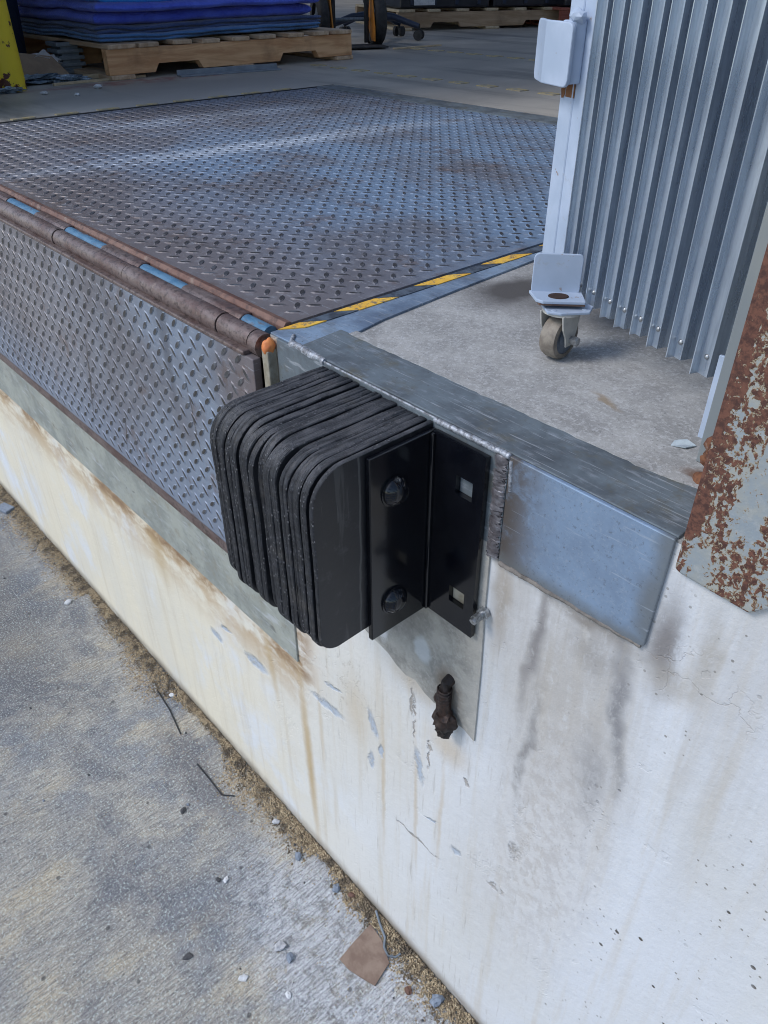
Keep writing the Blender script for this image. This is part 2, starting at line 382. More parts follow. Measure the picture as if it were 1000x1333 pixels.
def mat_faceplate():
    n = NT('blue_grey_face_plate')
    x, y, z = n.xyz()
    v = n.warp(0.03, 18)
    a = n.noise(12, v, 5, 0.65)
    b = n.noise(300, None, 3, 0.7)
    c = n.mix(n.rng(a, 0.35, 0.65), (0.235, 0.32, 0.45), (0.29, 0.40, 0.56))
    c = n.mix(n.rng(b, 0.5, 0.75, 0, 0.4), c, (0.44, 0.50, 0.58))
    bl = n.rng(x, 0.50, 0.42)
    c = n.mix(n.mul(bl, n.rng(n.noise(30, v, 5, 0.7), 0.3, 0.55)), c, (0.145, 0.12, 0.10))
    c = n.mix(n.mul(n.rng(x, 0.46, 0.425), 0.5), c, (0.10, 0.085, 0.075))
    e = n.math('MAXIMUM', n.rng(n.xyz(v)[2], 1.108, 1.088), n.rng(n.xyz(v)[0], 0.585, 0.608))
    c = n.mix(n.mul(e, 0.8), c, (0.19, 0.205, 0.21))
    c = n.mix(n.rng(n.noise(170, None, 4, 0.8), 0.56, 0.68, 0, 0.5), c, (0.11, 0.12, 0.13))
    c = n.mix(n.rng(n.noise(1.0, n.map((10, 30, 120), rot=(0, 0.8, 0)), 3, 0.7), 0.62, 0.70, 0, 0.4), c, (0.50, 0.57, 0.66))
    c = n.mix(n.mul(n.rng(n.voro(75), 0.05, 0.12, 0.8, 0), n.rng(n.noise(25), 0.45, 0.6)), c, (0.09, 0.08, 0.075))
    return n.out(c, n.rng(a, 0.3, 0.7, 0.52, 0.36), 0.45, n.bump(n.add(a, n.mul(b, 0.25)), 0.15, 0.002))

def mat_post():
    n = NT('rusting_grey_paint')
    x, y, z = n.xyz()
    v = n.warp(0.012, 60)
    a = n.noise(230, n.map((1, 1, 0.7), v=v), 3, 0.65)
    big = n.noise(34, n.map((1.2, 1, 0.22), v=n.warp(0.02, 20)), 4, 0.6)
    paint = n.mix(n.rng(n.noise(22, None, 5, 0.7), 0.35, 0.62), (0.26, 0.30, 0.33), (0.34, 0.34, 0.30))
    paint = n.mix(n.rng(n.noise(120, n.map(loc=(2, 2, 2)), 4, 0.7), 0.5, 0.7, 0, 0.5), paint, (0.40, 0.41, 0.40))
    # yellow-brown halo then rust; thicker along the left arris, thin near the foot
    edge = n.rng(x, 0.636, 0.619)
    foot = n.rng(z, 1.215, 1.245)
    k = n.add(n.add(n.mul(a, 1.0), n.mul(n.math('SUBTRACT', big, 0.5), 0.9)), n.mul(edge, 0.19))
    k = n.math('SUBTRACT', k, n.mul(n.math('SUBTRACT', 1.0, foot), n.mul(n.rng(x, 0.655, 0.64), 0.2)))
    c = n.mix(n.rng(k, 0.455, 0.525), paint, (0.30, 0.22, 0.13))
    rustc = n.mix(n.rng(n.noise(150, None, 4, 0.7), 0.38, 0.62), (0.065, 0.028, 0.022), (0.155, 0.066, 0.043))
    c = n.mix(n.rng(k, 0.505, 0.565), c, rustc)
    rough = n.rng(k, 0.5, 0.56, 0.42, 0.85)
    hh = n.add(n.mul(n.rng(k, 0.48, 0.56), 1.0), n.mul(n.noise(170, None, 4, 0.7), 0.5))
    return n.out(c, rough, 0.0, n.bump(hh, 0.5, 0.0018))

def mat_rubber():
    n = NT('black_rubber_ply')
    g = n.noise(120, n.map((0.6, 1, 1)), 4, 0.7, 1.0)
    f = n.voro(270, n.map((1, 0.6, 0.6)))
    pat = n.rng(n.noise(22, n.map((3, 0.6, 0.6)), 4, 0.6), 0.40, 0.54)
    st = n.noise(1.0, n.map((520, 5, 5)), 3, 0.6)
    c = n.mix(n.rng(g, 0.42, 0.66), (0.011, 0.012, 0.016), (0.036, 0.039, 0.048))
    dots = n.mul(n.rng(f, 0.16, 0.30, 1, 0), pat)
    c = n.mix(n.mul(dots, 0.9), c, (0.22, 0.22, 0.235))
    c = n.mix(n.rng(st, 0.55, 0.68, 0, 0.7), c, (0.008, 0.008, 0.009))
    c = n.mix(n.rng(n.noise(40, n.map((0.3, 1, 1)), 4), 0.52, 0.75, 0, 0.4), c, (0.095, 0.085, 0.07))
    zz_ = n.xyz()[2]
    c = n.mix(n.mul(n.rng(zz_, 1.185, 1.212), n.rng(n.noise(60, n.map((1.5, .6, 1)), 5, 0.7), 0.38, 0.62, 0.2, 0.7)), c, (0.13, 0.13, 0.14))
    h = n.add(n.mul(g, 1.0), n.add(n.mul(dots, 0.7), n.mul(st, 1.5)))
    return n.out(c, 0.52, 0, n.bump(h, 1.0, 0.0028), 0.5)

def mat_rubber_face():
    n = NT('smooth_black_rubber')
    a = n.noise(16, n.map((1, 1, 0.3)), 5, 0.65)
    s = n.rng(n.noise(1.0, n.map((1, 60, 5), rot=(0.3, 0, 0)), 4, 0.6), 0.60, 0.68)
    c = n.mix(n.rng(a, 0.4, 0.7), (0.007, 0.008, 0.011), (0.016, 0.017, 0.021))
    c = n.mix(n.mul(s, 0.4), c, (0.075, 0.078, 0.08))
    sc2 = n.rng(n.noise(1.0, n.map((1, 260, 14), rot=(0.9, 0, 0)), 3, 0.7), 0.66, 0.72)
    c = n.mix(n.mul(sc2, 0.5), c, (0.10, 0.10, 0.10))
    c = n.mix(n.rng(n.noise(45, None, 5, 0.75), 0.55, 0.72, 0, 0.35), c, (0.07, 0.072, 0.078))
    ln = n.rng(n.math('ABSOLUTE', n.math('SUBTRACT', n.xyz(n.warp(0.012, 12))[1], -0.112)), 0.0006, 0.0020, 1, 0)
    c = n.mix(n.mul(ln, 0.6), c, (0.10, 0.10, 0.10))
    return n.out(c, n.rng(a, 0.3, 0.7, 0.30, 0.48), 0, n.bump(n.add(a, n.noise(120)), 0.10, 0.002))

def simple(name, c, rough=0.6, metal=0.0, c2=None, scale=30, bump=0.15, sx=(1, 1, 1)):
    n = NT(name)
    a = n.noise(scale, n.map(sx), 5, 0.65)
    c2 = c2 or tuple(v * 0.6 for v in c)
    k = n.mix(n.rng(a, 0.36, 0.66), c, c2)
    return n.out(k, rough, metal, n.bump(a, bump, 0.002))

def mat_galv():
    n = NT('galvanised_steel')
    a = n.noise(1.0, n.map((60, 60, 5)), 4, 0.6)
    c = n.mix(n.rng(a, 0.35, 0.65), (0.40, 0.47, 0.56), (0.66, 0.74, 0.83))
    c = n.mix(n.rng(n.noise(120, n.map((1, 1, 0.4)), 4, 0.7), 0.5, 0.75, 0, 0.35), c, (0.36, 0.40, 0.46))
    return n.out(c, n.rng(a, 0.3, 0.7, 0.24, 0.38), 0.75, n.bump(a, 0.06, 0.002))

def mat_wood(name, c1, c2, sx=(3, 30, 30)):
    n = NT(name)
    g = n.noise(1.0, n.map(sx), 5, 0.65, 0.6)
    b = n.noise(6, None, 4, 0.6)
    c = n.mix(n.rng(g, 0.36, 0.64), c1, c2)
    c = n.mix(n.rng(b, 0.5, 0.75, 0, 0.5), c, tuple(v * 0.45 for v in c1))
    kn = n.rng(n.voro(2.6, n.map((1, 2, 2))), 0.04, 0.09, 1, 0)
    c = n.mix(n.mul(kn, 0.7), c, (0.07, 0.04, 0.025))
    return n.out(c, 0.8, 0, n.bump(g, 0.35, 0.003))

def mat_cloth(name, c, c2):
    n = NT(name)
    wv = n.voro(55, n.map((1, 1, 1)), 'DISTANCE_TO_EDGE')
    a = n.noise(260, None, 2, 0.7)
    b = n.noise(7, None, 4)
    k = n.mix(n.rng(b, 0.35, 0.65), c, c2)
    k = n.mix(n.rng(a, 0.5, 0.75, 0, 0.35), k, tuple(min(1, v * 2.2 + 0.01) for v in c))
    n.b.inputs['Sheen Weight'].default_value = 0.25
    return n.out(k, 0.9, 0, n.bump(n.add(n.mul(wv, 2), a), 0.5, 0.004))

def mat_patch():
    n = NT('bare_grey_concrete')
    v = n.warp(0.03, 22)
    a = n.noise(22, v, 6, 0.7); b = n.noise(160, None, 4, 0.75)
    c = n.mix(n.rng(a, 0.34, 0.64), (0.24, 0.235, 0.215), (0.42, 0.405, 0.365))
    c = n.mix(n.rng(b, 0.5, 0.72, 0, 0.6), c, (0.50, 0.49, 0.46))
    c = n.mix(n.mul(n.blob(v, (0.27, 0, 0.93), (0.10, 0.5, 0.12), 0.9), 0.6), c, (0.15, 0.14, 0.13))
    c = n.mix(n.mul(n.blob(v, (0.365, 0, 0.825), (0.035, 0.5, 0.055), 0.9), 0.8), c, (0.17, 0.115, 0.07))
    c = n.mix(n.mul(n.blob(n.warp(0.02, 45), (0.235, 0, 0.86), (0.013, 0.5, 0.055), 0.5), n.rng(b, 0.35, 0.5)), c, (0.66, 0.66, 0.67))
    c = n.mix(n.mul(n.blob(n.warp(0.02, 30), (0.315, 0, 0.86), (0.020, 0.5, 0.030), 0.5), 0.6), c, (0.56, 0.60, 0.63))
    c = n.mix(n.mul(n.rng(n.xyz()[0], 0.385, 0.412), 0.5), c, (0.46, 0.45, 0.42))
    return n.out(c, 0.9, 0, n.bump(n.add(a, b), 0.5, 0.003))
def mat_white():
    n = NT('pale_blue_white_paint')
    a = n.noise(30, n.warp(0.02, 40), 6, 0.7); b = n.noise(14, n.map(loc=(3, 3, 3)), 4)
    c = n.mix(n.rng(b, 0.35, 0.65), (0.45, 0.53, 0.66), (0.36, 0.44, 0.56))
    c = n.mix(n.rng(a, 0.56, 0.70, 0, 0.6), c, (0.33, 0.33, 0.33))
    c = n.mix(n.rng(n.noise(55, n.map(loc=(1, 7, 3)), 5, 0.7), 0.66, 0.70, 0, 0.8), c, (0.24, 0.15, 0.09))
    return n.out(c, 0.42, 0, n.bump(a, 0.12, 0.0015))
M = {}
M['ground'] = mat_ground()
M['wall'] = mat_wall()
M['dockfloor'] = mat_dockfloor()
M['deck'] = mat_deck('deck_steel')
M['lip'] = mat_deck('lip_steel', lip=True)
M['tread'] = mat_treads('deck_tread_steel', (0.030, 0.028, 0.030), (0.055, 0.06, 0.072))
M['treadlip'] = mat_treads('lip_tread_steel', (0.035, 0.032, 0.028), (0.060, 0.06, 0.064))
M['rust'] = mat_rust('brown_rusted_steel')
M['rustred'] = mat_rust('red_rusted_steel', (0.13, 0.058, 0.042), (0.19, 0.11, 0.085), (0.075, 0.045, 0.04))
M['knuckle'] = mat_rust('worn_knuckle_steel', (0.13, 0.080, 0.07), (0.20, 0.155, 0.145), (0.055, 0.04, 0.038), 0.45, 0.4, 1.6)
M['rustdark'] = mat_rust('dark_rust', (0.020, 0.014, 0.012), (0.055, 0.03, 0.022), (0.012, 0.01, 0.01), 0.55, 0.2, 2.0)
M['bluepaint'] = mat_bluepaint()
M['flange'] = mat_steel('edge_flange_steel', (0.165, 0.20, 0.225), (0.085, 0.10, 0.115), (0.135, 0.13, 0.10), 0.5, 0.2, 0.8)
M['flangeblue'] = mat_steel('blue_grey_flange_steel', (0.27, 0.37, 0.50), (0.13, 0.18, 0.26), (0.16, 0.18, 0.19), 0.45, 0.2, 0.5)
M['face'] = mat_faceplate()
M['strip'] = mat_steel('grey_strip_steel', (0.36, 0.38, 0.34), (0.25, 0.27, 0.25), (0.24, 0.21, 0.15), 0.6, 0.1, 0.5)
M['post'] = mat_post()
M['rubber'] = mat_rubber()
M['rubberface'] = mat_rubber_face()
M['black'] = simple('gloss_black_paint', (0.003, 0.0035, 0.006), 0.14, 0.0, (0.005, 0.006, 0.009), 40, 0.05)
M['weld'] = simple('silver_weld', (0.42, 0.45, 0.50), 0.5, 0.35, (0.15, 0.155, 0.17), 160, 0.5)
M['welddark'] = simple('dark_weld', (0.27, 0.265, 0.29), 0.42, 0.5, (0.13, 0.12, 0.13), 60, 0.15)
M['zinc'] = simple('zinc_bolt_steel', (0.50, 0.52, 0.54), 0.32, 0.85, (0.28, 0.29, 0.30), 200, 0.3)
M['galv'] = mat_galv()
M['white'] = mat_white()
M['patch'] = mat_patch()
M['beige'] = simple('beige_bar_paint', (0.38, 0.36, 0.29), 0.65, 0.0, (0.26, 0.23, 0.17), 50, 0.2)
M['orange'] = simple('orange_marking_paint', (0.72, 0.25, 0.07), 0.6, 0.0, (0.60, 0.18, 0.06), 90, 0.2)
def mat_yellow():
    n = NT('worn_yellow_paint')
    a = n.noise(70, n.warp(0.02, 40), 5, 0.7)
    c = n.mix(n.rng(n.noise(20), 0.4, 0.6), (0.78, 0.43, 0.045), (0.84, 0.52, 0.08))
    c = n.mix(n.rng(a, 0.50, 0.62, 0, 0.9), c, (0.16, 0.15, 0.13))
    return n.out(c, 0.55, 0, n.bump(a, 0.15, 0.001))
M['yellow'] = mat_yellow()
M['blackstripe'] = simple('worn_black_stripe', (0.035, 0.042, 0.058), 0.5, 0, (0.10, 0.13, 0.17), 45, 0.15)
def mat_faded():
    n = NT('faded_yellow_dash')
    a = n.noise(30, n.warp(0.03, 20), 5, 0.7)
    c = n.mix(n.rng(a, 0.42, 0.60), (0.50, 0.40, 0.20), (0.34, 0.31, 0.25))
    return n.out(c, 0.7)
M['faded'] = mat_faded()
def mat_bollard():
    n = NT('chipped_yellow_bollard_paint')
    a = n.noise(16, n.warp(0.03, 25), 5, 0.7)
    z = n.xyz()[2]
    k = n.add(a, n.rng(z, 0.14, 0.0, 0, 0.08))
    c = n.mix(n.rng(k, 0.61, 0.625), (0.88, 0.68, 0.04), (0.11, 0.035, 0.025))
    return n.out(c, 0.5, 0, n.bump(n.rng(k, 0.56, 0.585), 0.4, 0.002))
M['bollard'] = mat_bollard()
M['wheel'] = simple('tan_caster_tyre', (0.26, 0.23, 0.19), 0.6, 0, (0.17, 0.145, 0.12), 70, 0.3)
M['hub'] = simple('grey_caster_hub', (0.16, 0.19, 0.23), 0.5, 0.2, (0.10, 0.12, 0.15), 60, 0.2)
M['darkhole'] = simple('dark_rusty_hole', (0.05, 0.025, 0.018), 0.9)
M['jamb'] = simple('grey_jamb_paint', (0.22, 0.25, 0.265), 0.55, 0.1, (0.27, 0.29, 0.28), 14, 0.05, (1, 1, 0.3))
M['wood'] = mat_wood('pallet_wood', (0.52, 0.27, 0.13), (0.72, 0.44, 0.24), (30, 3, 30))
M['woodx'] = mat_wood('weathered_deck_board', (0.42, 0.28, 0.18), (0.58, 0.44, 0.31), (3, 30, 30))
M['wooddark'] = mat_wood('shaded_pallet_wood', (0.30, 0.20, 0.12), (0.42, 0.30, 0.20), (30, 3, 30))
M['woodred'] = mat_wood('red_painted_wood', (0.22, 0.06, 0.045), (0.30, 0.10, 0.07), (30, 3, 30))
M['woodpale'] = simple('pale_lath', (0.55, 0.45, 0.31), 0.8, 0, (0.42, 0.33, 0.22), 30, 0.2)
M['navy'] = mat_cloth('navy_quilt', (0.030, 0.060, 0.16), (0.05, 0.09, 0.22))
M['teal'] = mat_cloth('slate_blue_quilt', (0.04, 0.13, 0.32), (0.06, 0.18, 0.40))
M['royal'] = mat_cloth('royal_blue_quilt', (0.06, 0.10, 0.62), (0.10, 0.16, 0.74))
M['bright'] = mat_cloth('bright_blue_quilt', (0.03, 0.34, 0.85), (0.05, 0.42, 0.9))
M['deepnavy'] = mat_cloth('deep_navy_fabric', (0.006, 0.009, 0.022), (0.010, 0.014, 0.034))
M['blackplastic'] = simple('black_plastic_wrap', (0.010, 0.012, 0.020), 0.35, 0, (0.02, 0.022, 0.03), 12, 0.3)
M['darkblueplastic'] = simple('dark_blue_plastic', (0.012, 0.022, 0.05), 0.4, 0, (0.02, 0.03, 0.06), 20, 0.1)
M['blacktyre'] = simple('black_tyre', (0.018, 0.018, 0.02), 0.7, 0, (0.035, 0.035, 0.037), 40, 0.2)
M['orangemetal'] = simple('orange_metal', (0.75, 0.27, 0.02), 0.45, 0, (0.6, 0.2, 0.02), 30, 0.1)
M['greysteel'] = simple('grey_floor_bar_steel', (0.26, 0.30, 0.35), 0.5, 0.3, (0.20, 0.23, 0.27), 20, 0.1)
M['paper'] = simple('white_crumpled_paper', (0.62, 0.60, 0.60), 0.8, 0, (0.45, 0.43, 0.43), 14, 0.6)
M['card'] = simple('brown_cardboard', (0.36, 0.26, 0.18), 0.85, 0, (0.28, 0.20, 0.14), 12, 0.2)
M['film'] = simple('crumpled_plastic_film', (0.32, 0.42, 0.52), 0.12, 0, (0.10, 0.13, 0.17), 30, 0.9)
M['interior'] = simple('warehouse_wall_paint', (0.72, 0.73, 0.74), 0.8, 0, (0.66, 0.66, 0.66), 3, 0.1)
M['facade'] = simple('facade_paint', (0.66, 0.66, 0.62), 0.75, 0, (0.60, 0.60, 0.56), 5, 0.2)
M['pit'] = simple('pit_concrete', (0.06, 0.055, 0.05), 0.9)
M['wire'] = simple('dark_wire', (0.04, 0.042, 0.05), 0.5, 0.4)
M['wirelight'] = simple('grey_wire', (0.24, 0.28, 0.33), 0.4, 0.6)
M['rustplate'] = simple('tan_rusty_sheet', (0.27, 0.20, 0.155), 0.85, 0, (0.19, 0.13, 0.10), 30, 0.3)
M['redplate'] = simple('red_brown_chip', (0.16, 0.085, 0.06), 0.85, 0, (0.10, 0.06, 0.05), 30, 0.3)
def mat_grit():
    n = NT('tan_grit')
    a = n.noise(90, None, 3, 0.8)
    b = n.noise(220, n.map(loc=(3, 1, 1)), 2, 0.8)
    c = n.mix(n.rng(a, 0.36, 0.62), (0.13, 0.095, 0.06), (0.42, 0.33, 0.21))
    c = n.mix(n.rng(b, 0.52, 0.64), c, (0.55, 0.46, 0.31))
    c = n.mix(n.rng(n.noise(30, n.map(loc=(6, 1, 1)), 3), 0.50, 0.62, 0, 0.7), c, (0.06, 0.05, 0.042))
    return n.out(c, 0.9)
M['grit'] = mat_grit()
M['stone'] = simple('pale_stone', (0.50, 0.51, 0.53), 0.8, 0, (0.36, 0.37, 0.39), 120, 0.4)
M['stoneblue'] = simple('blue_grey_stone', (0.22, 0.26, 0.32), 0.7, 0, (0.14, 0.17, 0.22), 120, 0.4)
M['stonedark'] = simple('dark_stone', (0.05, 0.052, 0.058), 0.8, 0, (0.09, 0.09, 0.095), 120, 0.4)
M['chip'] = simple('white_paint_chip', (0.62, 0.64, 0.66), 0.7, 0, (0.48, 0.50, 0.53), 60, 0.2)
M['glass'] = simple('clear_plastic_scrap', (0.50, 0.58, 0.62), 0.12, 0, (0.36, 0.42, 0.46), 60, 0.5)

# ------------------------------------------------------------------ mesh helpers
def obj(name, bm, mat, parent=None, smooth=False, mats=None):
    me = bpy.data.meshes.new(name)
    bmesh.ops.recalc_face_normals(bm, faces=bm.faces)
    bm.to_mesh(me); bm.free()
    for m_ in (mats or [mat]): me.materials.append(m_)
    if smooth:
        for p in me.polygons: p.use_smooth = True
        me.set_sharp_from_angle(angle=R(48))
    o = bpy.data.objects.new(name, me)
    col.objects.link(o)
    if parent: o.parent = parent
    return o
def tag(o, label=None, cat=None, group=None, kind=None):
    if label: o['label'] = label
    if cat: o['category'] = cat
    if group: o['group'] = group
    if kind: o['kind'] = kind
    return o
def thing(name, label, cat, loc=(0, 0, 0), rotz=0, group=None):
    o = bpy.data.objects.new(name, None)
    o.empty_display_size = 0.05
    col.objects.link(o)
    o.location = loc; o.rotation_euler = (0, 0, rotz)
    return tag(o, label, cat, group)
def B(): return bmesh.new()
def box(bm, x0, x1, y0, y1, z0, z1, bev=0.0, mx=None, mi=0):
    vs = [bm.verts.new(c) for c in [(x0, y0, z0), (x1, y0, z0), (x1, y1, z0), (x0, y1, z0), (x0, y0, z1), (x1, y0, z1), (x1, y1, z1), (x0, y1, z1)]]
    fs = [bm.faces.new([vs[i] for i in f]) for f in [(0, 3, 2, 1), (4, 5, 6, 7), (0, 1, 5, 4), (1, 2, 6, 5), (2, 3, 7, 6), (3, 0, 4, 7)]]
    for f in fs: f.material_index = mi
    if bev:
        es = list({e for f in fs for e in f.edges})
        r = bmesh.ops.bevel(bm, geom=es, offset=bev, segments=2, affect='EDGES', profile=0.5)
        vs = list({v for f in r['faces'] for v in f.verts} | {v for v in vs if v.is_valid})
        for f in r['faces']: f.material_index = mi
    if mx is not None:
        bmesh.ops.transform(bm, matrix=mx, verts=[v for v in vs if v.is_valid])
    return bm
def prism(bm, pts, vec, bev=0.0, mx=None):
    """closed outline pts (3-D) pushed along vec"""
    vec = Vector(vec)
    a = [bm.verts.new(p) for p in pts]
    b = [bm.verts.new(Vector(p) + vec) for p in pts]
    n = len(pts)
    fs = [bm.faces.new(a), bm.faces.new(list(reversed(b)))]
    for i in range(n):
        fs.append(bm.faces.new([a[i], b[i], b[(i + 1) % n], a[(i + 1) % n]]))
    vs = a + b
    if bev:
        es = list({e for f in fs for e in f.edges})
        r = bmesh.ops.bevel(bm, geom=es, offset=bev, segments=2, affect='EDGES', profile=0.5)
        vs = list({v for f in r['faces'] for v in f.verts} | {v for v in vs if v.is_valid})
    if mx is not None:
        bmesh.ops.transform(bm, matrix=mx, verts=[v for v in vs if v.is_valid])
    return bm
def tube(bm, pts, r, seg=8, cap=True):
    pts = [Vector(p) for p in pts]
    rings = []
    up = Vector((0.13, 0.27, 0.95)).normalized()
    for i, p in enumerate(pts):
        d = (pts[min(i + 1, len(pts) - 1)] - pts[max(i - 1, 0)]).normalized()
        s = d.cross(up)
        if s.length < 1e-3: s = d.cross(Vector((1, 0, 0)))
        s.normalize(); t = s.cross(d)
        rr = r(i / max(1, len(pts) - 1)) if callable(r) else r
        rings.append([bm.verts.new(p + (s * math.cos(a) + t * math.sin(a)) * rr) for a in [2 * math.pi * k / seg for k in range(seg)]])
    for i in range(len(rings) - 1):
        for k in range(seg):
            bm.faces.new([rings[i][k], rings[i][(k + 1) % seg], rings[i + 1][(k + 1) % seg], rings[i + 1][k]])
    if cap:
        bm.faces.new(list(reversed(rings[0]))); bm.faces.new(rings[-1])
    return bm
def lathe(bm, prof, seg=24, mx=None):
    """prof: list of (r, h) revolved round local Z"""
    rings = []
    new = []
    for r, h in prof:
        if r < 1e-6:
            v = bm.verts.new((0, 0, h)); rings.append([v]); new.append(v)
        else:
            ring = [bm.verts.new((r * math.cos(2 * math.pi * k / seg), r * math.sin(2 * math.pi * k / seg), h)) for k in range(seg)]
            rings.append(ring); new += ring
    for a, b in zip(rings, rings[1:]):
        for k in range(seg):
            k2 = (k + 1) % seg
            if len(a) == 1 and len(b) == 1: continue
            if len(a) == 1: bm.faces.new([a[0], b[k], b[k2]])
            elif len(b) == 1: bm.faces.new([a[k], b[0], a[k2]])
            else: bm.faces.new([a[k], b[k], b[k2], a[k2]])
    if mx is not None: bmesh.ops.transform(bm, matrix=mx, verts=new)
    return bm
def lump(bm, c, r, seed=0, sub=2, amp=0.35, freq=1.6):
    res = bmesh.ops.create_icosphere(bm, subdivisions=sub, radius=1.0)
    for v in res['verts']:
        d = v.co.copy()
        k = 1 + amp * mnoise.noise(d * freq + Vector((seed * 3.1, seed * 1.7, seed)))
        v.co = Vector(c) + Vector((d.x * r[0] * k, d.y * r[1] * k, d.z * r[2] * k))
    return bm
def weld_bead(bm, p0, p1, r, n, seed=0):
    """a row of overlapping fish-scale ripples"""
    p0, p1 = Vector(p0), Vector(p1)
    q = random.Random(seed)
    pts = []; rad = []
    for i in range(n * 4 + 1):
        t = i / (n * 4)
        pts.append(p0.lerp(p1, t) + Vector([q.uniform(-1, 1) * r * 0.06 for _ in range(3)]))
        rad.append(r * (0.88 + 0.14 * abs(math.sin(math.pi * t * n)) + q.uniform(-.04, .04)))
    it = iter(rad)
    d = dict((i, v) for i, v in enumerate(rad))
    tube(bm, pts, lambda t: d[round(t * (len(pts) - 1))], 8)

# ================================================================== SETTING
# ground
bm = B(); box(bm, -40, 40, -60, 0.0, -0.3, 0.0)
tag(obj('ground', bm, M['ground']), 'stained broom-finished grey concrete yard below the dock', kind='structure')

# dock wall: one outline in the X-Z plane, lower where the lip hangs
bm = B()
prism(bm, [(-12, 0, -0.3), (9, 0, -0.3), (9, 0, 1.214), (0.0085, 0, 1.214), (0.0085, 0, 0.80), (-1.935, 0, 0.80), (-1.935, 0, 1.214), (-12, 0, 1.214)], (0, 0.10, 0))
tag(obj('dock_wall', bm, M['wall']), 'stained cream-white painted concrete dock face below the steel edge', kind='structure')
dock_wall = bpy.data.objects['dock_wall']

# floor slabs round the pit
bm = B()
box(bm, 0.0085, 9, 0.10, 14, 0.9, 1.217)
box(bm, -12, -1.935, 0.10, 14, 0.9, 1.217)
box(bm, -1.935, 0.0, 1.70, 14, 0.9, 1.217)
box(bm, 0.0085, 9, 0.0, 0.10, 1.2141, 1.217)
box(bm, -12, -1.935, 0.0, 0.10, 1.2141, 1.217)
tag(obj('floor', bm, M['dockfloor']), 'worn grey concrete warehouse floor around the steel plate', kind='structure')
bm = B()
box(bm, -1.935, 0.0, 0.101, 1.70, 0.5, 0.6)
tag(obj('pit_floor', bm, M['pit']), 'dark pit under the steel leveller', kind='structure')

# building shell
bm = B()
for a_, b_ in ((0.7397, 2.2), (5.6, 9), (-12, -8.6), (-4.4, -2.15)): box(bm, a_, b_, 0.02, 0.32, 1.2172, 6.5)  # gaps either side of the main door are unseen extras that light the interior
for a_, b_ in ((2.2, 5.6), (-8.6, -4.4), (-2.15, 0.7397)): box(bm, a_, b_, 0.02, 0.32, 4.6, 6.5)
tag(obj('facade_wall', bm, M['facade']), 'pale painted warehouse front around the open dock door', kind='structure')
bm = B()
box(bm, -12.3, -12, 0.02, 14.3, 1.0, 6.5)
box(bm, 9, 9.3, 0.02, 14.3, 1.0, 6.5)
box(bm, -12, 9, 14, 14.3, 1.0, 6.5)
tag(obj('inner_wall', bm, M['interior']), 'grey inner walls of the warehouse', kind='structure')
bm = B()
for a_, b_ in ((0.02, 2.0), (4.6, 6.2), (8.8, 14.3)): box(bm, -12.3, 9.3, a_, b_, 6.5, 6.7)  # openings between these panels are unseen, added to brighten the interior
for a_, b_ in ((-12.3, -11.0), (-5.2, -4.9), (2.0, 2.3), (8.0, 9.3)):
    for c_, d_ in ((2.0, 4.6), (6.2, 8.8)): box(bm, a_, b_, c_, d_, 6.5, 6.7)
tag(obj('ceiling', bm, M['interior']), 'grey warehouse ceiling with unseen roof openings added to let light in', kind='structure')

# pieces belonging to the dock wall
bm = B(); box(bm, -1.93, 0.002, -0.004, 0.0, 0.588, 0.80, 0.001)
obj('steel_strip', bm, M['strip'], dock_wall)['label'] = 'plain grey steel strip under the hanging lip'
bm = B()
pts = []
q = random.Random(3)
for i in range(15):
    t = i / 14
    pts.append((0.150 + 0.268 * t, -0.003, 0.825 - 0.062 * t ** 0.8 + (q.uniform(-.006, .006) if 0 < i < 14 else 0)))
pts += [(0.417, -0.003, 0.90), (0.414, -0.003, 1.0), (0.413, -0.003, 1.10), (0.150, -0.003, 1.10)]
prism(bm, pts, (0, 0.003, 0))
obj('bare_patch', bm, M['patch'], dock_wall)['label'] = 'unpainted grey concrete patch under the bumper'

# faded dashes on the floor
def dash(x, y, lx, ly, rot=0):
    bm = B(); box(bm, -lx / 2, lx / 2, -ly / 2, ly / 2, 0, 0.003)
    o = obj('floor_dash', bm, M['faded'], bpy.data.objects['floor'])
    o.location = (x, y, 1.2171); o.rotation_euler = (0, 0, rot)
for i in range(12): dash(-2.56 + i * 0.154, 2.085 + 0.002 * i, 0.075, 0.05, rnd.uniform(-.08, .08))
for i in range(9): dash(-2.85 + i * 0.145, 3.04, 0.08, 0.055, rnd.uniform(-.08, .08))
for i in range(9): dash(-1.965, 0.28 + i * 0.145, 0.022, 0.075, rnd.uniform(-.05, .05))

# ================================================================== STEEL DOCK EDGE
t = thing('dock_edge_frame', 'blue-grey steel angle capping the concrete dock corner beside the bumper', 'steel edging')
bm = B(); prism(bm, [(0.072, 0.0, 1.2172), (0.611, 0.0, 1.2172), (0.611, 0.086, 1.2172), (0.55, 0.0745, 1.2172), (0.40, 0.074, 1.2172), (0.09, 0.075, 1.2172), (0.0655, 0.075, 1.2172)], (0, 0, 0.0035), 0.001)
obj('top_flange', bm, M['flange'], t)
bm = B()
prism(bm, [(0.009, 0.0, 1.2172), (0.0715, 0.0, 1.2172), (0.065, 0.075, 1.2172), (0.088, 0.078, 1.2172), (0.076, 0.143, 1.2172), (0.063, 0.30, 1.2172), (0.050, 0.52, 1.2172), (0.045, 0.8, 1.2172), (0.045, 1.66, 1.2172), (0.009, 1.66, 1.2172)], (0, 0, 0.003), 0.0008)
obj('side_flange', bm, M['flangeblue'], t)
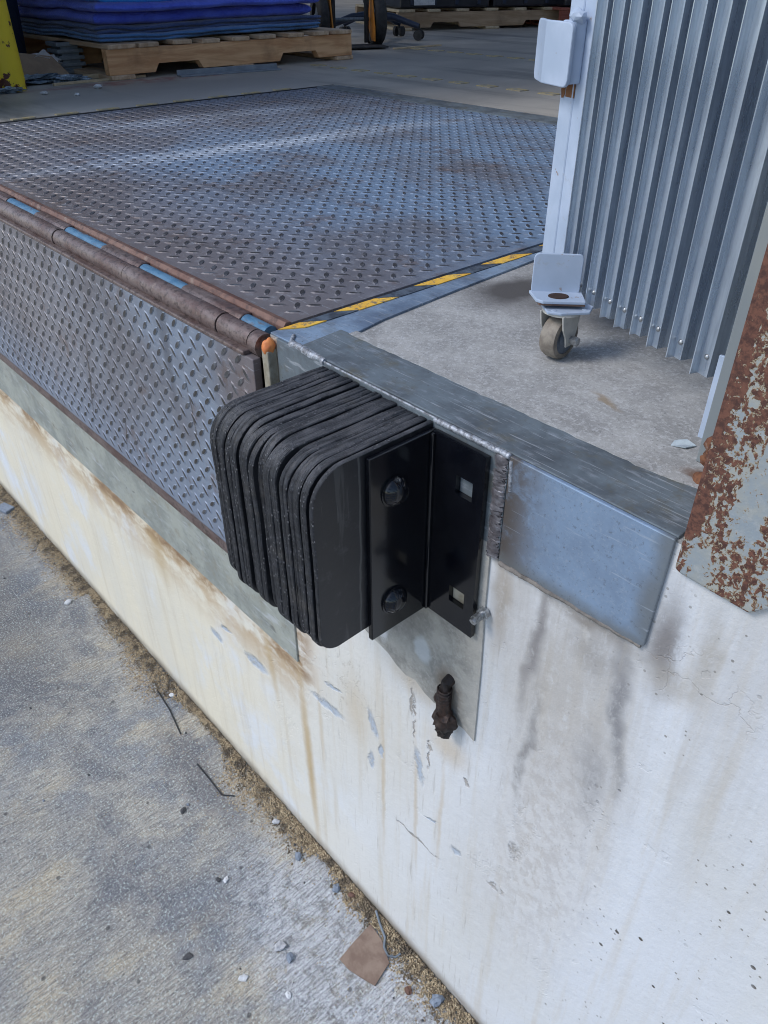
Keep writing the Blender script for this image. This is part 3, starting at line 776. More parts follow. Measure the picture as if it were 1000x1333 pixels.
bm = B(); prism(bm, [(0.4275, -0.005, 1.2195), (0.6105, -0.005, 1.2195), (0.6085, -0.005, 1.09), (0.60, -0.005, 1.087), (0.4275, -0.005, 1.0855)], (0, 0.0048, 0), 0.0012)
obj('face_plate', bm, M['face'], t)
bm = B(); box(bm, 0.028, 0.4265, -0.0045, -0.0002, 1.10, 1.2185, 0.001)
obj('backing_plate', bm, M['flange'], t)['label'] = 'scraped grey plate behind the bumper'
bm = B(); box(bm, 0.007, 0.022, -0.016, -0.0002, 0.95, 1.201, 0.002)
bmc = obj('upright_bar', bm, M['beige'], t); bmc['label'] = 'beige upright bar at the pit corner'
bm = B(); lump(bm, (0.0145, -0.0085, 1.203), (0.0088, 0.0092, 0.0125), 4, 3, 0.3)
obj('painted_tip', bm, M['orange'], t, True)['label'] = 'orange painted tip of the upright bar'
def stripe(y0, y1, mat, x0=0.0105, x1=0.030, sk=0.032):
    bm = B(); prism(bm, [(x0, y0, 1.2203), (x1, y0 + sk, 1.2203), (x1, y1 + sk, 1.2203), (x0, y1, 1.2203)], (0, 0, 0.0012))
    obj('hazard_stripe', bm, mat, t)
for y0 in (0.012, 0.107, 0.262, 0.412, 0.56, 0.71, 0.86): stripe(y0, y0 + (0.035 if y0 < .05 else 0.075), M['yellow'])
for y0, y1 in ((0.050, 0.104), (0.185, 0.259), (0.34, 0.409), (0.49, 0.557), (0.64, 0.707), (0.79, 0.857)): stripe(y0, y1, M['blackstripe'])
bm = B(); weld_bead(bm, (0.4180, -0.004, 1.214), (0.4180, -0.004, 1.086), 0.0088, 30, 1)
for v in bm.verts: v.co.y = -0.0045 + (v.co.y + 0.004) * 0.35 + 0.0012 * mnoise.noise(v.co * 90)
obj('weld_bead', bm, M['welddark'], t, True)
bm = B(); weld_bead(bm, (0.322, -0.004, 1.2175), (0.428, -0.004, 1.2185), 0.0036, 22, 2)
weld_bead(bm, (0.430, -0.0045, 1.2150), (0.4325, -0.0045, 1.180), 0.0024, 5, 5)
obj('weld_bead', bm, M['weld'], t, True)
bm = B(); weld_bead(bm, (0.055, 0.001, 1.2190), (0.128, -0.002, 1.2180), 0.0050, 9, 3)
for v in bm.verts: v.co += Vector((0, 0.003 * mnoise.noise(v.co * 60), 0))
weld_bead(bm, (0.055, 0.001, 1.2205), (0.040, 0.016, 1.2205), 0.003, 4, 8)
weld_bead(bm, (0.128, -0.003, 1.2185), (0.325, -0.003, 1.2185), 0.0015, 34, 4)
obj('weld_bead', bm, M['weld'], t, True)
bm = B(); weld_bead(bm, (0.43, -0.0055, 1.0835), (0.605, -0.0025, 1.0865), 0.0030, 26, 6)
for v in bm.verts: v.co.z += 0.0022 * mnoise.noise(v.co * 70)
obj('mortar_bead', bm, simple('grey_mortar', (0.22, 0.20, 0.18), 0.9, 0, (0.12, 0.11, 0.10), 60, 0.4), t, True)

# ragged skim of concrete lapping over the inner edge of the flange
q = random.Random(9)
bm = B(); up_, lo_ = [], []
for i in range(60):
    xx = 0.085 + (0.515 * i) / 59
    edge_y = 0.075 + (0.010 * max(0, (xx - 0.55) / 0.06) if xx > 0.55 else 0)
    lo_.append((xx, edge_y - 0.0015 - 0.0045 * abs(mnoise.noise(Vector((xx * 45, 2, 3)))) - q.uniform(0, .0012), 1.2172))
up_ = [(0.600, 0.092, 1.2172), (0.085, 0.086, 1.2172)]
prism(bm, lo_ + up_, (0, 0, 0.0041))
obj('skim_coat', bm, M['dockfloor'], bpy.data.objects['floor'])

# ================================================================== LEVELLER
lv = thing('dock_leveler', 'rusty diamond-plate dock leveller with its hinged lip hanging down', 'dock leveller')
DX0, DX1, DY0, DY1 = -1.915, -0.003, 0.041, 1.668
bm = B(); box(bm, DX0, DX1, DY0, DY1, 1.208, 1.2185)
obj('deck_plate', bm, M['deck'], lv)
def tread_bars(cells, plane):
    """raised 45-degree lozenges; cells: (u, v, flip); plane(u, v, h) -> xyz"""
    vs, fs = [], []
    L, W, H = 0.0145, 0.0044, 0.0015
    for (u, v, fl) in cells:
        a = math.pi / 4 if fl else -math.pi / 4
        ca, sa = math.cos(a), math.sin(a)
        base = len(vs)
        ring = [(-L, 0), (-L * .55, -W * .85), (0, -W), (L * .55, -W * .85), (L, 0), (L * .55, W * .85), (0, W), (-L * .55, W * .85)]
        for sc_, hh in ((1.0, 0.0), (0.74, H)):
            for (p, q_) in ring:
                p2, q2 = p * (sc_ if hh else 1) , q_ * (sc_ if hh else 1)
                vs.append(plane(u + p2 * ca - q2 * sa, v + p2 * sa + q2 * ca, hh))
        for k in range(8):
            fs.append((base + k, base + (k + 1) % 8, base + 8 + (k + 1) % 8, base + 8 + k))
        fs.append(tuple(base + 8 + k for k in range(8)))
    return vs, fs
def raw(name, vs, fs, mat, parent, smooth=False):
    me = bpy.data.meshes.new(name); me.from_pydata(vs, [], fs)
    me.materials.append(mat)
    if smooth:
        for p in me.polygons: p.use_smooth = True
    o = bpy.data.objects.new(name, me); col.objects.link(o); o.parent = parent
    return o
P = 0.0375
cells = []
i = 0
x = -0.030
while x > DX0 + 0.012:
    y = 0.068
    while y < DY1 - 0.115:
        cells.append((x, y, True))
        if x - P / 2 > DX0 + 0.012 and y + P / 2 < DY1 - 0.11: cells.append((x - P / 2, y + P / 2, False))
        y += P
    x -= P
vs, fs = tread_bars(cells, lambda u, v, h: (u, v, 1.2185 + h))
o = raw('tread_bars', vs, fs, M['tread'], lv, False); o['kind'] = 'stuff'
def two_tone(o, flank):
    o.data.materials.append(flank)
    for p_ in o.data.polygons:
        if len(p_.vertices) == 4: p_.material_index = 1
two_tone(o, M['deck'])
# lip: hangs almost plumb, a little further out at its foot
lipp = bpy.data.objects.new('lip', None)
LX0, LX1 = -1.90, 0.0
LT, LB = 1.185, 0.765
def lipY(z, off=0.0): return -0.026 - 0.004 * (LT - z) / (LT - LB) - off
bm = B(); prism(bm, [(LX0, lipY(LT), LT), (LX0, lipY(LB), LB), (LX0, lipY(LB) + 0.013, LB), (LX0, lipY(LT) + 0.013, LT)], (LX1 - LX0, 0, 0), 0.0015)
lip = obj('lip', bm, M['lip'], lv)
cells = []
P = 0.0352
x = -0.020
while x > LX0 + 0.012:
    z = LB + 0.040
    while z < LT - 0.012:
        cells.append((x, z, False))
        if x - P / 2 > LX0 + 0.012 and z + P / 2 < LT - 0.010: cells.append((x - P / 2, z + P / 2, True))
        z += P
    x -= P
vs, fs = tread_bars(cells, lambda u, v, h: (u, lipY(v) - h, v))
o = raw('tread_bars', vs, [tuple(reversed(f)) for f in fs], M['treadlip'], lip); o['kind'] = 'stuff'
two_tone(o, M['lip'])
bm = B(); prism(bm, [(LX0, lipY(LB + .024) - .0006, LB + .024), (LX0, lipY(LB) - .0006, LB), (LX0, lipY(LB) + .004, LB - .004), (LX0, lipY(LB) + .012, LB - .004), (LX0, lipY(LB) + .012, LB - .0005), (LX0, lipY(LB + .024) - .0001, LB + .022)], (LX1 - LX0, 0, 0))
obj('lip_rim', bm, M['knuckle'], lip)
# worn ridge along the top of the lip
bm = B(); box(bm, LX0, LX1 - 0.02, -0.0285, -0.012, 1.1845, 1.1915, 0.002)
obj('lip_ridge', bm, M['knuckle'], lip)
# hinge knuckles, front row
edges = [-1.90, -1.52, -1.24, -0.95, -0.67, -0.389, -0.100, -0.021]
for i in range(len(edges) - 1):
    a, b = edges[i], edges[i + 1]
    bm = B()
    n_ = 10
    q = random.Random(i)
    pts = [(a + 0.0014 + (b - a - 0.0028) * k / n_, -0.004, 1.200) for k in range(n_ + 1)]
    rr = 0.0158 + (0.0008 if i % 2 else 0)
    tube(bm, pts, lambda t_, rr=rr, q=q: rr + q.uniform(-.0003, .0003), 18)
    o = obj('hinge_knuckle', bm, M['knuckle'], lv, True)
bm = B(); tube(bm, [(-0.0195, -0.004, 1.199), (0.0, -0.004, 1.199)], 0.0168, 18)
obj('pin_end', bm, M['knuckle'], lv, True)
bm = B(); tube(bm, [(-1.9, -0.006, 1.201), (-0.02, -0.006, 1.201)], 0.013, 10)
obj('hinge_pin', bm, M['rustdark'], lv, True)
# second row: blue painted lugs between rust-red lengths
segs = [(-1.90, -1.72, 'r'), (-1.72, -1.56, 'b'), (-1.56, -1.42, 'r'), (-1.42, -1.27, 'b'), (-1.27, -1.12, 'r'), (-1.12, -0.966, 'r'), (-0.966, -0.814, 'b'), (-0.814, -0.671, 'r'),
        (-0.671, -0.515, 'b'), (-0.515, -0.375, 'r'), (-0.375, -0.237, 'b'), (-0.237, -0.074, 'r'), (-0.074, -0.020, 'b')]
for a, b, k in segs:
    bm = B()
    rr = 0.0128 if k == 'b' else 0.0138
    if k == 'b': tube(bm, [(a - .004, 0.0165, 1.2040), (b + .004, 0.0165, 1.2040)], 0.0125, 16)
    else: prism(bm, [(a, 0.002, 1.190), (a, 0.0262, 1.200), (a, 0.0262, 1.2165), (a, 0.020, 1.2180), (a, 0.010, 1.2172), (a, 0.002, 1.2120)], (b - a, 0, 0), 0.0015)
    o = obj('hinge_lug', bm, M['bluepaint'] if k == 'b' else M['knuckle'], lv, True)
    if k == 'b': o['label'] = 'blue painted lug in the hinge line'
bm = B(); prism(bm, [(DX0, 0.0265, 1.207), (DX0, 0.0405, 1.207), (DX0, 0.0405, 1.2215), (DX0, 0.0315, 1.2225), (DX0, 0.0265, 1.2165)], (DX1 - DX0 + 0.004, 0, 0), 0.001)
obj('front_bar', bm, M['rustred'], lv)
bm = B(); box(bm, DX0, DX1, DY1 - 0.095, DY1, 1.2186, 1.2215)
obj('rear_band', bm, M['flange'], lv)['label'] = 'smooth dark band at the rear edge of the deck'
bm = B(); box(bm, DX0 - 0.016, DX0 - 0.002, 0.05, DY1, 1.19, 1.2205)
obj('edge_strip', bm, M['blacktyre'], lv)  # black strip along the gap at the deck's left edge

# ================================================================== BUMPER
bp = thing('dock_bumper', 'thick black laminated rubber bumper bolted to the dock edge', 'dock bumper')
def pad_outline(dep, zt, zb, rt, rb, seed):
    pts = [(0.0, zt)]
    for k in range(9):
        a = math.pi / 2 * k / 8
        pts.append((-(dep - rt) - rt * math.sin(a), zt - rt + rt * math.cos(a)))
    nmid = 12
    for k in range(1, nmid):
        pts.append((-dep, zt - rt + (zb + rb - zt + rt) * k / nmid))
    for k in range(9):
        a = math.pi / 2 * k / 8
        pts.append((-(dep - rb) - rb * math.cos(a), zb + rb - rb * math.sin(a)))
    for k in range(1, 5): pts.append((-(dep - rb) * (1 - k / 4), zb))
    # straight top gets a few points too
    top = [(-(dep - rt) * k / 5, zt) for k in range(1, 5)]
    return [pts[0]] + top + pts[1:]
NP = 25
X0b, X1b = 0.127, 0.3205
thin = [k in (1, 4, 7, 9, 12, 14, 17, 19, 21, 23) for k in range(NP)]
ws = [rnd.uniform(0.20, 0.42) if thin[k] else rnd.uniform(0.75, 1.8) for k in range(NP)]
ws[-1] = 0.75
tot = sum(ws); xs = [X0b]
for w_ in ws: xs.append(xs[-1] + (X1b - X0b) * w_ / tot)
for i in range(NP):
    q = random.Random(100 + i)
    a, b = xs[i] + 0.0002, xs[i + 1] - 0.0002
    last = i == NP - 1
    dep = 0.1690 + q.uniform(-.0030, .0025) - (q.uniform(.0025, .0045) if thin[i] else 0)
    zt = 1.2145 + q.uniform(-.0018, .0015) - (0.0025 if thin[i] else 0)
    zb = 0.967 + q.uniform(-.0022, .0022) + (0.004 if thin[i] else 0)
    rt, rb = 0.040 + q.uniform(-.004, .004), 0.026 + q.uniform(-.004, .004)
    if last: dep, zt, zb = 0.1675, 1.215, 0.970
    out = pad_outline(dep, zt, zb, rt, rb, i)
    bm = B()
    rings = []
    e = min(0.0015, (b - a) * 0.30)
    ph = q.uniform(0, 20)
    mid_ = (a + b) / 2 + q.uniform(-.001, .001)
    gv = [(mid_ - 0.0007, 0.0), (mid_, 0.0022), (mid_ + 0.0007, 0.0)] if (b - a) > 0.0120 and not last else []
    for (xx, ins) in [(a, e), (a + e * .3, e * .3), (a + e * .8, 0)] + gv + [(b - e * .8, 0), (b - e * .3, e * .3), (b, e)]:
        ring = []
        for j, (yy, zz) in enumerate(out):
            cy, cz = -dep / 2, (zt + zb) / 2
            d = Vector((yy - cy, zz - cz)).normalized()
            wob = 0.0016 * mnoise.noise(Vector((yy * 30, zz * 22, ph)))
            if yy > -0.001: nx, ny = yy, zz - (ins if zz > cz else -ins)
            else: nx, ny = yy - d.x * (ins - wob), zz - d.y * (ins - wob)
            xw = 0.0013 * mnoise.noise(Vector((yy * 13, zz * 13, 5.0))) if not (last and xx > a + e * 1.5) else 0
            ring.append(bm.verts.new((xx + xw, min(nx, 0.0) - 0.0055, ny)))
        rings.append(ring)
    for r0, r1 in zip(rings, rings[1:]):
        for k in range(len(r0)):
            bm.faces.new([r0[k], r1[k], r1[(k + 1) % len(r0)], r0[(k + 1) % len(r0)]])
    f0 = bm.faces.new(list(reversed(rings[0]))); f1 = bm.faces.new(rings[-1])
    f1.material_index = 1
    f0.material_index = 1
    for f in bm.faces:
        f.smooth = False
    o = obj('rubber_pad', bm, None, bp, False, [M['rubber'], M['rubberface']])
    for p_ in o.data.polygons:
        if p_.material_index == 0: p_.use_smooth = True
# right angle bracket: leg on the pads, leg on the wall, square holes cut through
T = 0.007
def plate_with_holes(plane, u0, u1, v0, v1, holes, thick, bev=0.0):
    """plane(u, v, w) -> xyz, holes: (u0, u1, v0, v1)"""
    us = sorted({u0, u1} | {h[0] for h in holes} | {h[1] for h in holes})
    vv = sorted({v0, v1} | {h[2] for h in holes} | {h[3] for h in holes})
    bm = B(); cache = {}
    def V(u, v, w_):
        k = (round(u, 6), round(v, 6), w_)
        if k not in cache: cache[k] = bm.verts.new(plane(u, v, w_))
        return cache[k]
    solid = {}
    for i_ in range(len(us) - 1):
        for j_ in range(len(vv) - 1):
            cu, cv = (us[i_] + us[i_ + 1]) / 2, (vv[j_] + vv[j_ + 1]) / 2
            solid[i_, j_] = not any(h[0] < cu < h[1] and h[2] < cv < h[3] for h in holes)
    for (i_, j_), s_ in solid.items():
        if not s_: continue
        a_, b_, c_, d_ = us[i_], us[i_ + 1], vv[j_], vv[j_ + 1]
        bm.faces.new([V(a_, c_, 0), V(b_, c_, 0), V(b_, d_, 0), V(a_, d_, 0)])
        bm.faces.new([V(a_, c_, thick), V(a_, d_, thick), V(b_, d_, thick), V(b_, c_, thick)])
        for (di, dj, p0, p1) in ((-1, 0, (a_, c_), (a_, d_)), (1, 0, (b_, c_), (b_, d_)), (0, -1, (a_, c_), (b_, c_)), (0, 1, (a_, d_), (b_, d_))):
            if not solid.get((i_ + di, j_ + dj), False):
                bm.faces.new([V(*p0, 0), V(*p1, 0), V(*p1, thick), V(*p0, thick)])
    return bm
ZB, ZT = 0.955, 1.2095
holes = [(0.3655, 0.3895, 1.147, 1.171), (0.3655, 0.3895, 0.991, 1.015)]
br = None
bm = plate_with_holes(lambda u, v, w_: (u, -0.0058 - w_, v), 0.3285, 0.4045, ZB, ZT, holes, T)
bmesh.ops.bevel(bm, geom=[e for e in bm.edges if len(e.link_faces) == 2 and e.calc_face_angle(0) > 1], offset=0.0007, segments=1, affect='EDGES')
br = obj('angle_bracket', bm, M['black'], bp)
br['label'] = 'glossy black steel angle on the near end of the bumper'
bm = B(); box(bm, 0.3210, 0.3280, -0.1035, -0.0058, ZB - 0.001, ZT, 0.0012)
box(bm, 0.3279, 0.3325, -0.0175, -0.0125, ZB, ZT - .001, 0.0015)
obj('pad_leg', bm, M['black'], br)
# bright plate seen through the upper hole, tan concrete through the lower
bm = B(); box(bm, 0.3660, 0.3890, -0.0056, -0.0048, 1.1475, 1.1705)
obj('hole_backing', bm, M['flange'], br)
bm = B(); box(bm, 0.3660, 0.3890, -0.0056, -0.0048, 0.9915, 1.0145)
obj('hole_backing', bm, M['beige'], br)
# bolts with ribbed domes
for zz in (1.157, 1.000):
    for side in (1,):
        mx = Matrix.Translation((0.3280, -0.068, zz)) @ Matrix.Rotation(R(90), 4, 'Y')
        bm = B()
        lathe(bm, [(0, 0.0130), (0.005, 0.0127), (0.010, 0.0110), (0.0145, 0.0075), (0.0172, 0.0036), (0.0176, 0.0014), (0.0195, 0.0012), (0.0195, 0.0)], 28, mx)
        for k in range(28):
            a = 2 * math.pi * k / 28
            p0 = mx @ Vector((0.0168 * math.cos(a), 0.0168 * math.sin(a), 0.0044)); p1 = mx @ Vector((0.0098 * math.cos(a), 0.0098 * math.sin(a), 0.0112))
            tube(bm, [p0, p1], 0.0006, 5)
        obj('bolt_head', bm, M['black'], bp, True)
# far bracket, mostly hidden behind the pads
bm = B(); box(bm, 0.1145, 0.1215, -0.1035, -0.0058, ZB, ZT - 0.02, 0.0012); box(bm, 0.0505, 0.1144, -0.0125, -0.0058, ZB, ZT - 0.05, 0.001)
obj('angle_bracket', bm, M['black'], bp)['label'] = 'black steel angle on the far end of the bumper'
for zz in (1.157, 1.0):
    bm = B(); lathe(bm, [(0, 0.012), (0.008, 0.010), (0.016, 0)], 20, Matrix.Translation((0.1145, -0.068, zz)) @ Matrix.Rotation(R(-90), 4, 'Y'))
    obj('bolt_head', bm, M['black'], bp, True)

# small zinc anchor by the bracket foot
t = thing('anchor_bolt', 'small shiny zinc anchor bolt poking out beside the bracket foot', 'bolt', (0.4145, 0, 0.998))
bm = B(); mx = Matrix.Rotation(R(96), 4, 'X') @ Matrix.Identity(4)
tube(bm, [(0, -0.002, 0), (-0.001, -0.011, -0.001), (-0.001, -0.023, -0.004)], 0.0045, 10)
obj('shank', bm, M['zinc'], t, True)
bm = B(); prism(bm, [(0.0085 * math.cos(k * R(60)), -0.009, 0.0085 * math.sin(k * R(60))) for k in range(6)], (0, 0.007, 0), 0.0008)
obj('nut', bm, M['zinc'], t)
bm = B()
for k in range(5):
    tube(bm, [(0.0048 * math.cos(a) - 0.001, -0.011 - 0.0022 * k, 0.0048 * math.sin(a) - 0.002) for a in [2 * math.pi * j / 12 for j in range(13)]], 0.0007, 5)
obj('thread', bm, M['zinc'], t, True)

# rusted stud hanging from the bare patch
t = thing('rusted_stud', 'bent rust-black stud with a corroded nut sticking out under the bumper', 'bolt', (0.373, 0, 0.800))
bm = B(); tube(bm, [(-0.004, 0.0, 0.046), (-0.004, -0.010, 0.043), (-0.003, -0.016, 0.028), (0.000, -0.017, 0.006), (0.002, -0.018, -0.012)], lambda u: 0.0085 + 0.001 * math.sin(u * 40), 12)
obj('shank', bm, M['rustdark'], t, True)
bm = B()
for k in range(9):
    zc = 0.036 - k * 0.0055
    tube(bm, [(-0.003 + 0.0094 * math.cos(a), -0.0145 + 0.0094 * math.sin(a), zc) for a in [2 * math.pi * j / 14 for j in range(15)]], 0.0013, 5)
obj('thread', bm, M['rustdark'], t, True)
bm = B(); lump(bm, (0.002, -0.018, -0.018), (0.0165, 0.015, 0.017), 2, 3, 0.45, 2.4)
obj('nut', bm, M['rustdark'], t, True)
bm = B(); lump(bm, (0.004, -0.019, -0.039), (0.0105, 0.010, 0.012), 6, 3, 0.4, 2.4)
obj('stud_tip', bm, M['rustdark'], t, True)
bm = B(); lump(bm, (-0.018, -0.012, 0.004), (0.005, 0.005, 0.010), 9, 2, 0.4)
obj('rust_flake', bm, M['rustdark'], t, True)

# ================================================================== RUSTY DOOR POST
ps = thing('door_post', 'grey steel door post covered in brown rust blooms', 'post')
bm = B()
prism(bm, [(0.6165, -0.007, 1.193), (0.623, -0.007, 1.190), (0.687, -0.007, 1.187), (0.697, -0.007, 1.206), (0.7395, -0.007, 1.214), (0.7395, -0.007, 4.59), (0.6165, -0.007, 4.59)], (0, 0.0265, 0), 0.003)
obj('post_face', bm, M['post'], ps)
bm = B(); box(bm, 0.6165, 0.6995, 0.0197, 0.10, 1.2175, 4.59, 0.002)
obj('post_return', bm, M['post'], ps)
bm = B()
for k in range(9):
    lump(bm, (0.577 + rnd.uniform(-.005, .010), 0.105 + rnd.uniform(-.012, .010), 1.222 + k * 0.0052), (0.0095, 0.0095, 0.009), k, 2, 0.5, 2.2)
obj('rust_lump', bm, mat_rust('flaking_rust', (0.10, 0.035, 0.02), (0.20, 0.085, 0.04), (0.05, 0.025, 0.018), 0.85, 0.0, 2.0), ps, True)
# painted door jamb angle behind the post
jb = thing('jamb_angle', 'flat grey painted jamb plate standing between gate and rusty post', 'door jamb')
bm = B(); prism(bm, [(0.5545, 0.127, 1.2172), (0.6150, 0.127, 1.2172), (0.6150, 0.127, 4.59), (0.5545, 0.127, 4.59)], (0, 0.004, 0), 0.0008)
obj('front_leg', bm, M['jamb'], jb)
bm = B(); box(bm, 0.5478, 0.5541, 0.1315, 0.1345, 1.2400, 1.326, 0.0006)
obj('bright_tab', bm, M['white'], jb)['label'] = 'short pale tab low on the jamb'
bm = B(); box(bm, 0.5545, 0.5585, 0.1315, 0.18, 1.2172, 4.59, 0.0006)
obj('side_leg', bm, M['jamb'], jb)

# ================================================================== FOLDING GATE
# local frame: +X along the gate (u), -Y towards the yard
G = thing('folding_gate', 'folded accordion gate of galvanised slats on a caster', 'folding gate', (0.215, 0.297, 1.2172), math.atan2(-0.355, 0.935))
zb = 1.277 - 1.2172
GZ = 2.45
bm = B(); box(bm, 0.0, 0.054, -0.001, 0.003, 0.083, GZ, 0.0008); box(bm, 0.0, 0.003, 0.0032, 0.035, 0.083, GZ, 0.0008)
tube(bm, [(0.027, -0.0005, 0.09), (0.027, -0.0005, GZ - .01)], 0.0022, 8)
obj('end_post', bm, M['white'], G)
us_ = [0.046, 0.0755, 0.1045, 0.1375, 0.166, 0.1955, 0.226, 0.262, 0.300]
def slat_mesh(width, depth, th, z0, z1):
    bm = B()
    w2, d2 = width, depth
    f_, b_2 = depth, 0.026
    prof = [(0, -f_), (th, -f_), (th, -th), (w2, -th), (w2, b_2), (w2 - th, b_2), (w2 - th, 0), (0, 0)]
    prism(bm, [(a_, b_, z0) for a_, b_ in prof], (0, 0, z1 - z0))
    bmesh.ops.bevel(bm, geom=[e for e in bm.edges if abs((e.verts[0].co - e.verts[1].co).normalized().z) > .9 and e.calc_face_angle(0) > 1], offset=0.0004, segments=1, affect='EDGES')
    return bm
wd = [0.0100] * 7 + [0.0125, 0.0150]
for i, u in enumerate(us_):
    wq = wd[i]
    bm = slat_mesh(wq, 0.0085 * (1 if i < 7 else 1.25), 0.0013, zb + rnd.uniform(-.002, .002), GZ)
    o = obj('slat', bm, M['galv'], G); o.location = (u + 0.0107, 0.002, 0); o.rotation_euler = (0, 0, R(rnd.uniform(-2, 2)))
    bm = B()
    lathe(bm, [(0, 0.0026), (0.0018, 0.0021), (0.0030, 0.0008), (0.0033, 0)], 14, Matrix.Translation((wq * .58, -0.0013, zb + 0.020)) @ Matrix.Rotation(R(90), 4, 'X'))
    obj('rivet', bm, M['zinc'], o, True)
for i in range(10):
    bm = slat_mesh(0.012, 0.010, 0.0013, zb + 0.004, GZ)
    o = obj('slat', bm, M['galv'], G); o.location = (0.062 + i * 0.0295, 0.042, 0); o['label'] = 'rear slat in the shaded second row'
# scissor links between the rows
for i in range(9):
    for zc in (0.42, 1.1, 1.8):
        bm = B(); box(bm, -0.002, 0.002, 0, 0.024, -0.16, 0.16, 0.0005)
        o = obj('scissor_link', bm, M['galv'], G); o.location = (us_[i] + 0.023, 0.070, zc)
# welded latch keeper plate
bm = B()
def rr_out(u0, u1, v0, v1, r, n=5):
    pts = []
    for (cx, cy, a0) in ((u1 - r, v1 - r, 0), (u0 + r, v1 - r, 90), (u0 + r, v0 + r, 180), (u1 - r, v0 + r, 270)):
        for k in range(n): pts.append((cx + r * math.cos(R(a0 + 90 * k / (n - 1))), cy + r * math.sin(R(a0 + 90 * k / (n - 1)))))
    return pts
o2 = rr_out(-0.054, 0.042, 0.287, 0.349, 0.008)
prism(bm, [(u, -0.022, v) for u, v in o2], (0, 0.005, 0), 0.0014)
for cx_ in (-0.012, -0.018, -0.024): bmesh.ops.bisect_plane(bm, geom=bm.verts[:] + bm.edges[:] + bm.faces[:], plane_co=(cx_, 0, 0), plane_no=(1, 0, 0))
for v in bm.verts:
    if v.co.x < -0.012: v.co.y += (-0.012 - v.co.x) * 0.35
obj('latch_plate', bm, M['white'], G)
bm = B(); box(bm, 0.012, 0.038, -0.0168, -0.0012, 0.290, 0.350, 0.002); lump(bm, (0.034, -0.012, 0.354), (0.011, 0.009, 0.007), 2, 2)
obj('latch_bracket', bm, M['white'], G)
bm = B(); box(bm, 0.0125, 0.030, -0.0022, -0.0013, 0.275, 0.2895); lump(bm, (0.006, -0.0015, 0.281), (0.004, 0.001, 0.008), 3, 2)
obj('rust_stain', bm, simple('rust_run', (0.30, 0.13, 0.05), 0.8), G)

# caster and its bracket
K = (0.281 - 0.0, 0.234)
cs = bpy.data.objects.new('caster_mount', None)
G_inv = (Matrix.Translation((0.215, 0.297, 1.2172)) @ Matrix.Rotation(math.atan2(-0.355, 0.935), 4, 'Z')).inverted()
A_ = Vector((0.75, 0.66, 0)).normalized(); Bv = Vector((0.66, -0.75, 0)).normalized()
org = Vector((0.288, 0.232, 1.2172))
FR = Matrix(((A_.x, Bv.x, 0, org.x), (A_.y, Bv.y, 0, org.y), (0, 0, 1, org.z), (0, 0, 0, 1)))
TO = G_inv @ FR      # bracket frame -> gate frame
bm = B()
o2 = rr_out(-0.029, 0.029, 0.073, 0.122, 0.006)
prism(bm, [(u, 0.0, v) for u, v in o2], (0, 0.0035, 0), 0.001, TO)
prism(bm, [(-0.031, 0.0, 0.0725), (-0.024, 0.030, 0.0725), (-0.016, 0.036, 0.0725), (0.034, 0.034, 0.0725), (0.032, 0.0, 0.0725)], (0, 0, 0.004), 0.001, TO)
cb = obj('caster_bracket', bm, M['white'], G)
bm = B(); lathe(bm, [(0, 0.0009), (0.0120, 0.0009), (0.0125, 0.0)], 24, TO @ Matrix.Translation((0.003, 0.019, 0.0766)) @ Matrix.Scale(0.75, 4, (0, 1, 0)))
obj('bracket_hole', bm, M['darkhole'], cb)
bm = B(); prism(bm, [(-0.028, 0.001, 0.0695), (-0.020, 0.033, 0.0695), (0.034, 0.032, 0.0695), (0.031, 0.001, 0.0695)], (0, 0, 0.0028), 0.0006, TO)
obj('rusty_shim', bm, M['rust'], cb)
bm = B(); prism(bm, [(-0.018, 0.006, 0.0625), (-0.010, 0.042, 0.0625), (0.006, 0.046, 0.0625), (0.040, 0.038, 0.0625), (0.046, 0.018, 0.0625), (0.034, 0.004, 0.0625)], (0, 0, 0.0035), 0.001, TO)
for cx, cy in ((-0.002, 0.038), (0.034, 0.030)):
    lathe(bm, [(0, 0.0008), (0.0030, 0.0006), (0.0034, 0)], 12, TO @ Matrix.Translation((cx, cy, 0.066)))
ct = obj('caster_plate', bm, M['white'], G)
# wheel: axle along world X
Wc = Vector((0.3085, 0.2235, 1.2172 + 0.0275))
WX = G_inv @ Matrix.Translation(Wc) @ Matrix.Rotation(R(2), 4, 'Z') @ Matrix.Rotation(R(90), 4, 'Y')
bm = B(); lathe(bm, [(0.020, -0.0115), (0.0255, -0.0105), (0.0272, -0.006), (0.0275, 0), (0.0272, 0.006), (0.0255, 0.0105), (0.020, 0.0115), (0.020, -0.0115)], 32, WX)
wh_ = obj('caster_wheel', bm, M['wheel'], G, True)
bm = B(); lathe(bm, [(0, -0.0122), (0.007, -0.0122), (0.0105, -0.009), (0.0198, -0.0100), (0.0198, 0.0100), (0.0105, 0.009), (0.007, 0.0122), (0, 0.0122)], 28, WX)
obj('hub', bm, M['hub'], wh_)
bm = B(); lathe(bm, [(0.0045, -0.022), (0.0045, 0.0205), (0.0062, 0.0206), (0.0062, 0.0265), (0.005, 0.028), (0, 0.028)], 6, WX)
obj('axle_bolt', bm, M['zinc'], wh_)
bm = B()
for s in (-1, 1):
    w0 = 0.0150 * s
    pr = [(0.008, -0.0085), (-0.0035, -0.0100), (-0.016, -0.018), (-0.0335, -0.022), (-0.0335, 0.016), (-0.020, 0.013), (-0.004, 0.0085), (0.0075, 0.0080)]
    # wheel frame: local X is down, local Y across
    prism(bm, [(a_, b_, w0) for a_, b_ in pr], (0, 0, 0.0022 * s), 0.0006, WX)
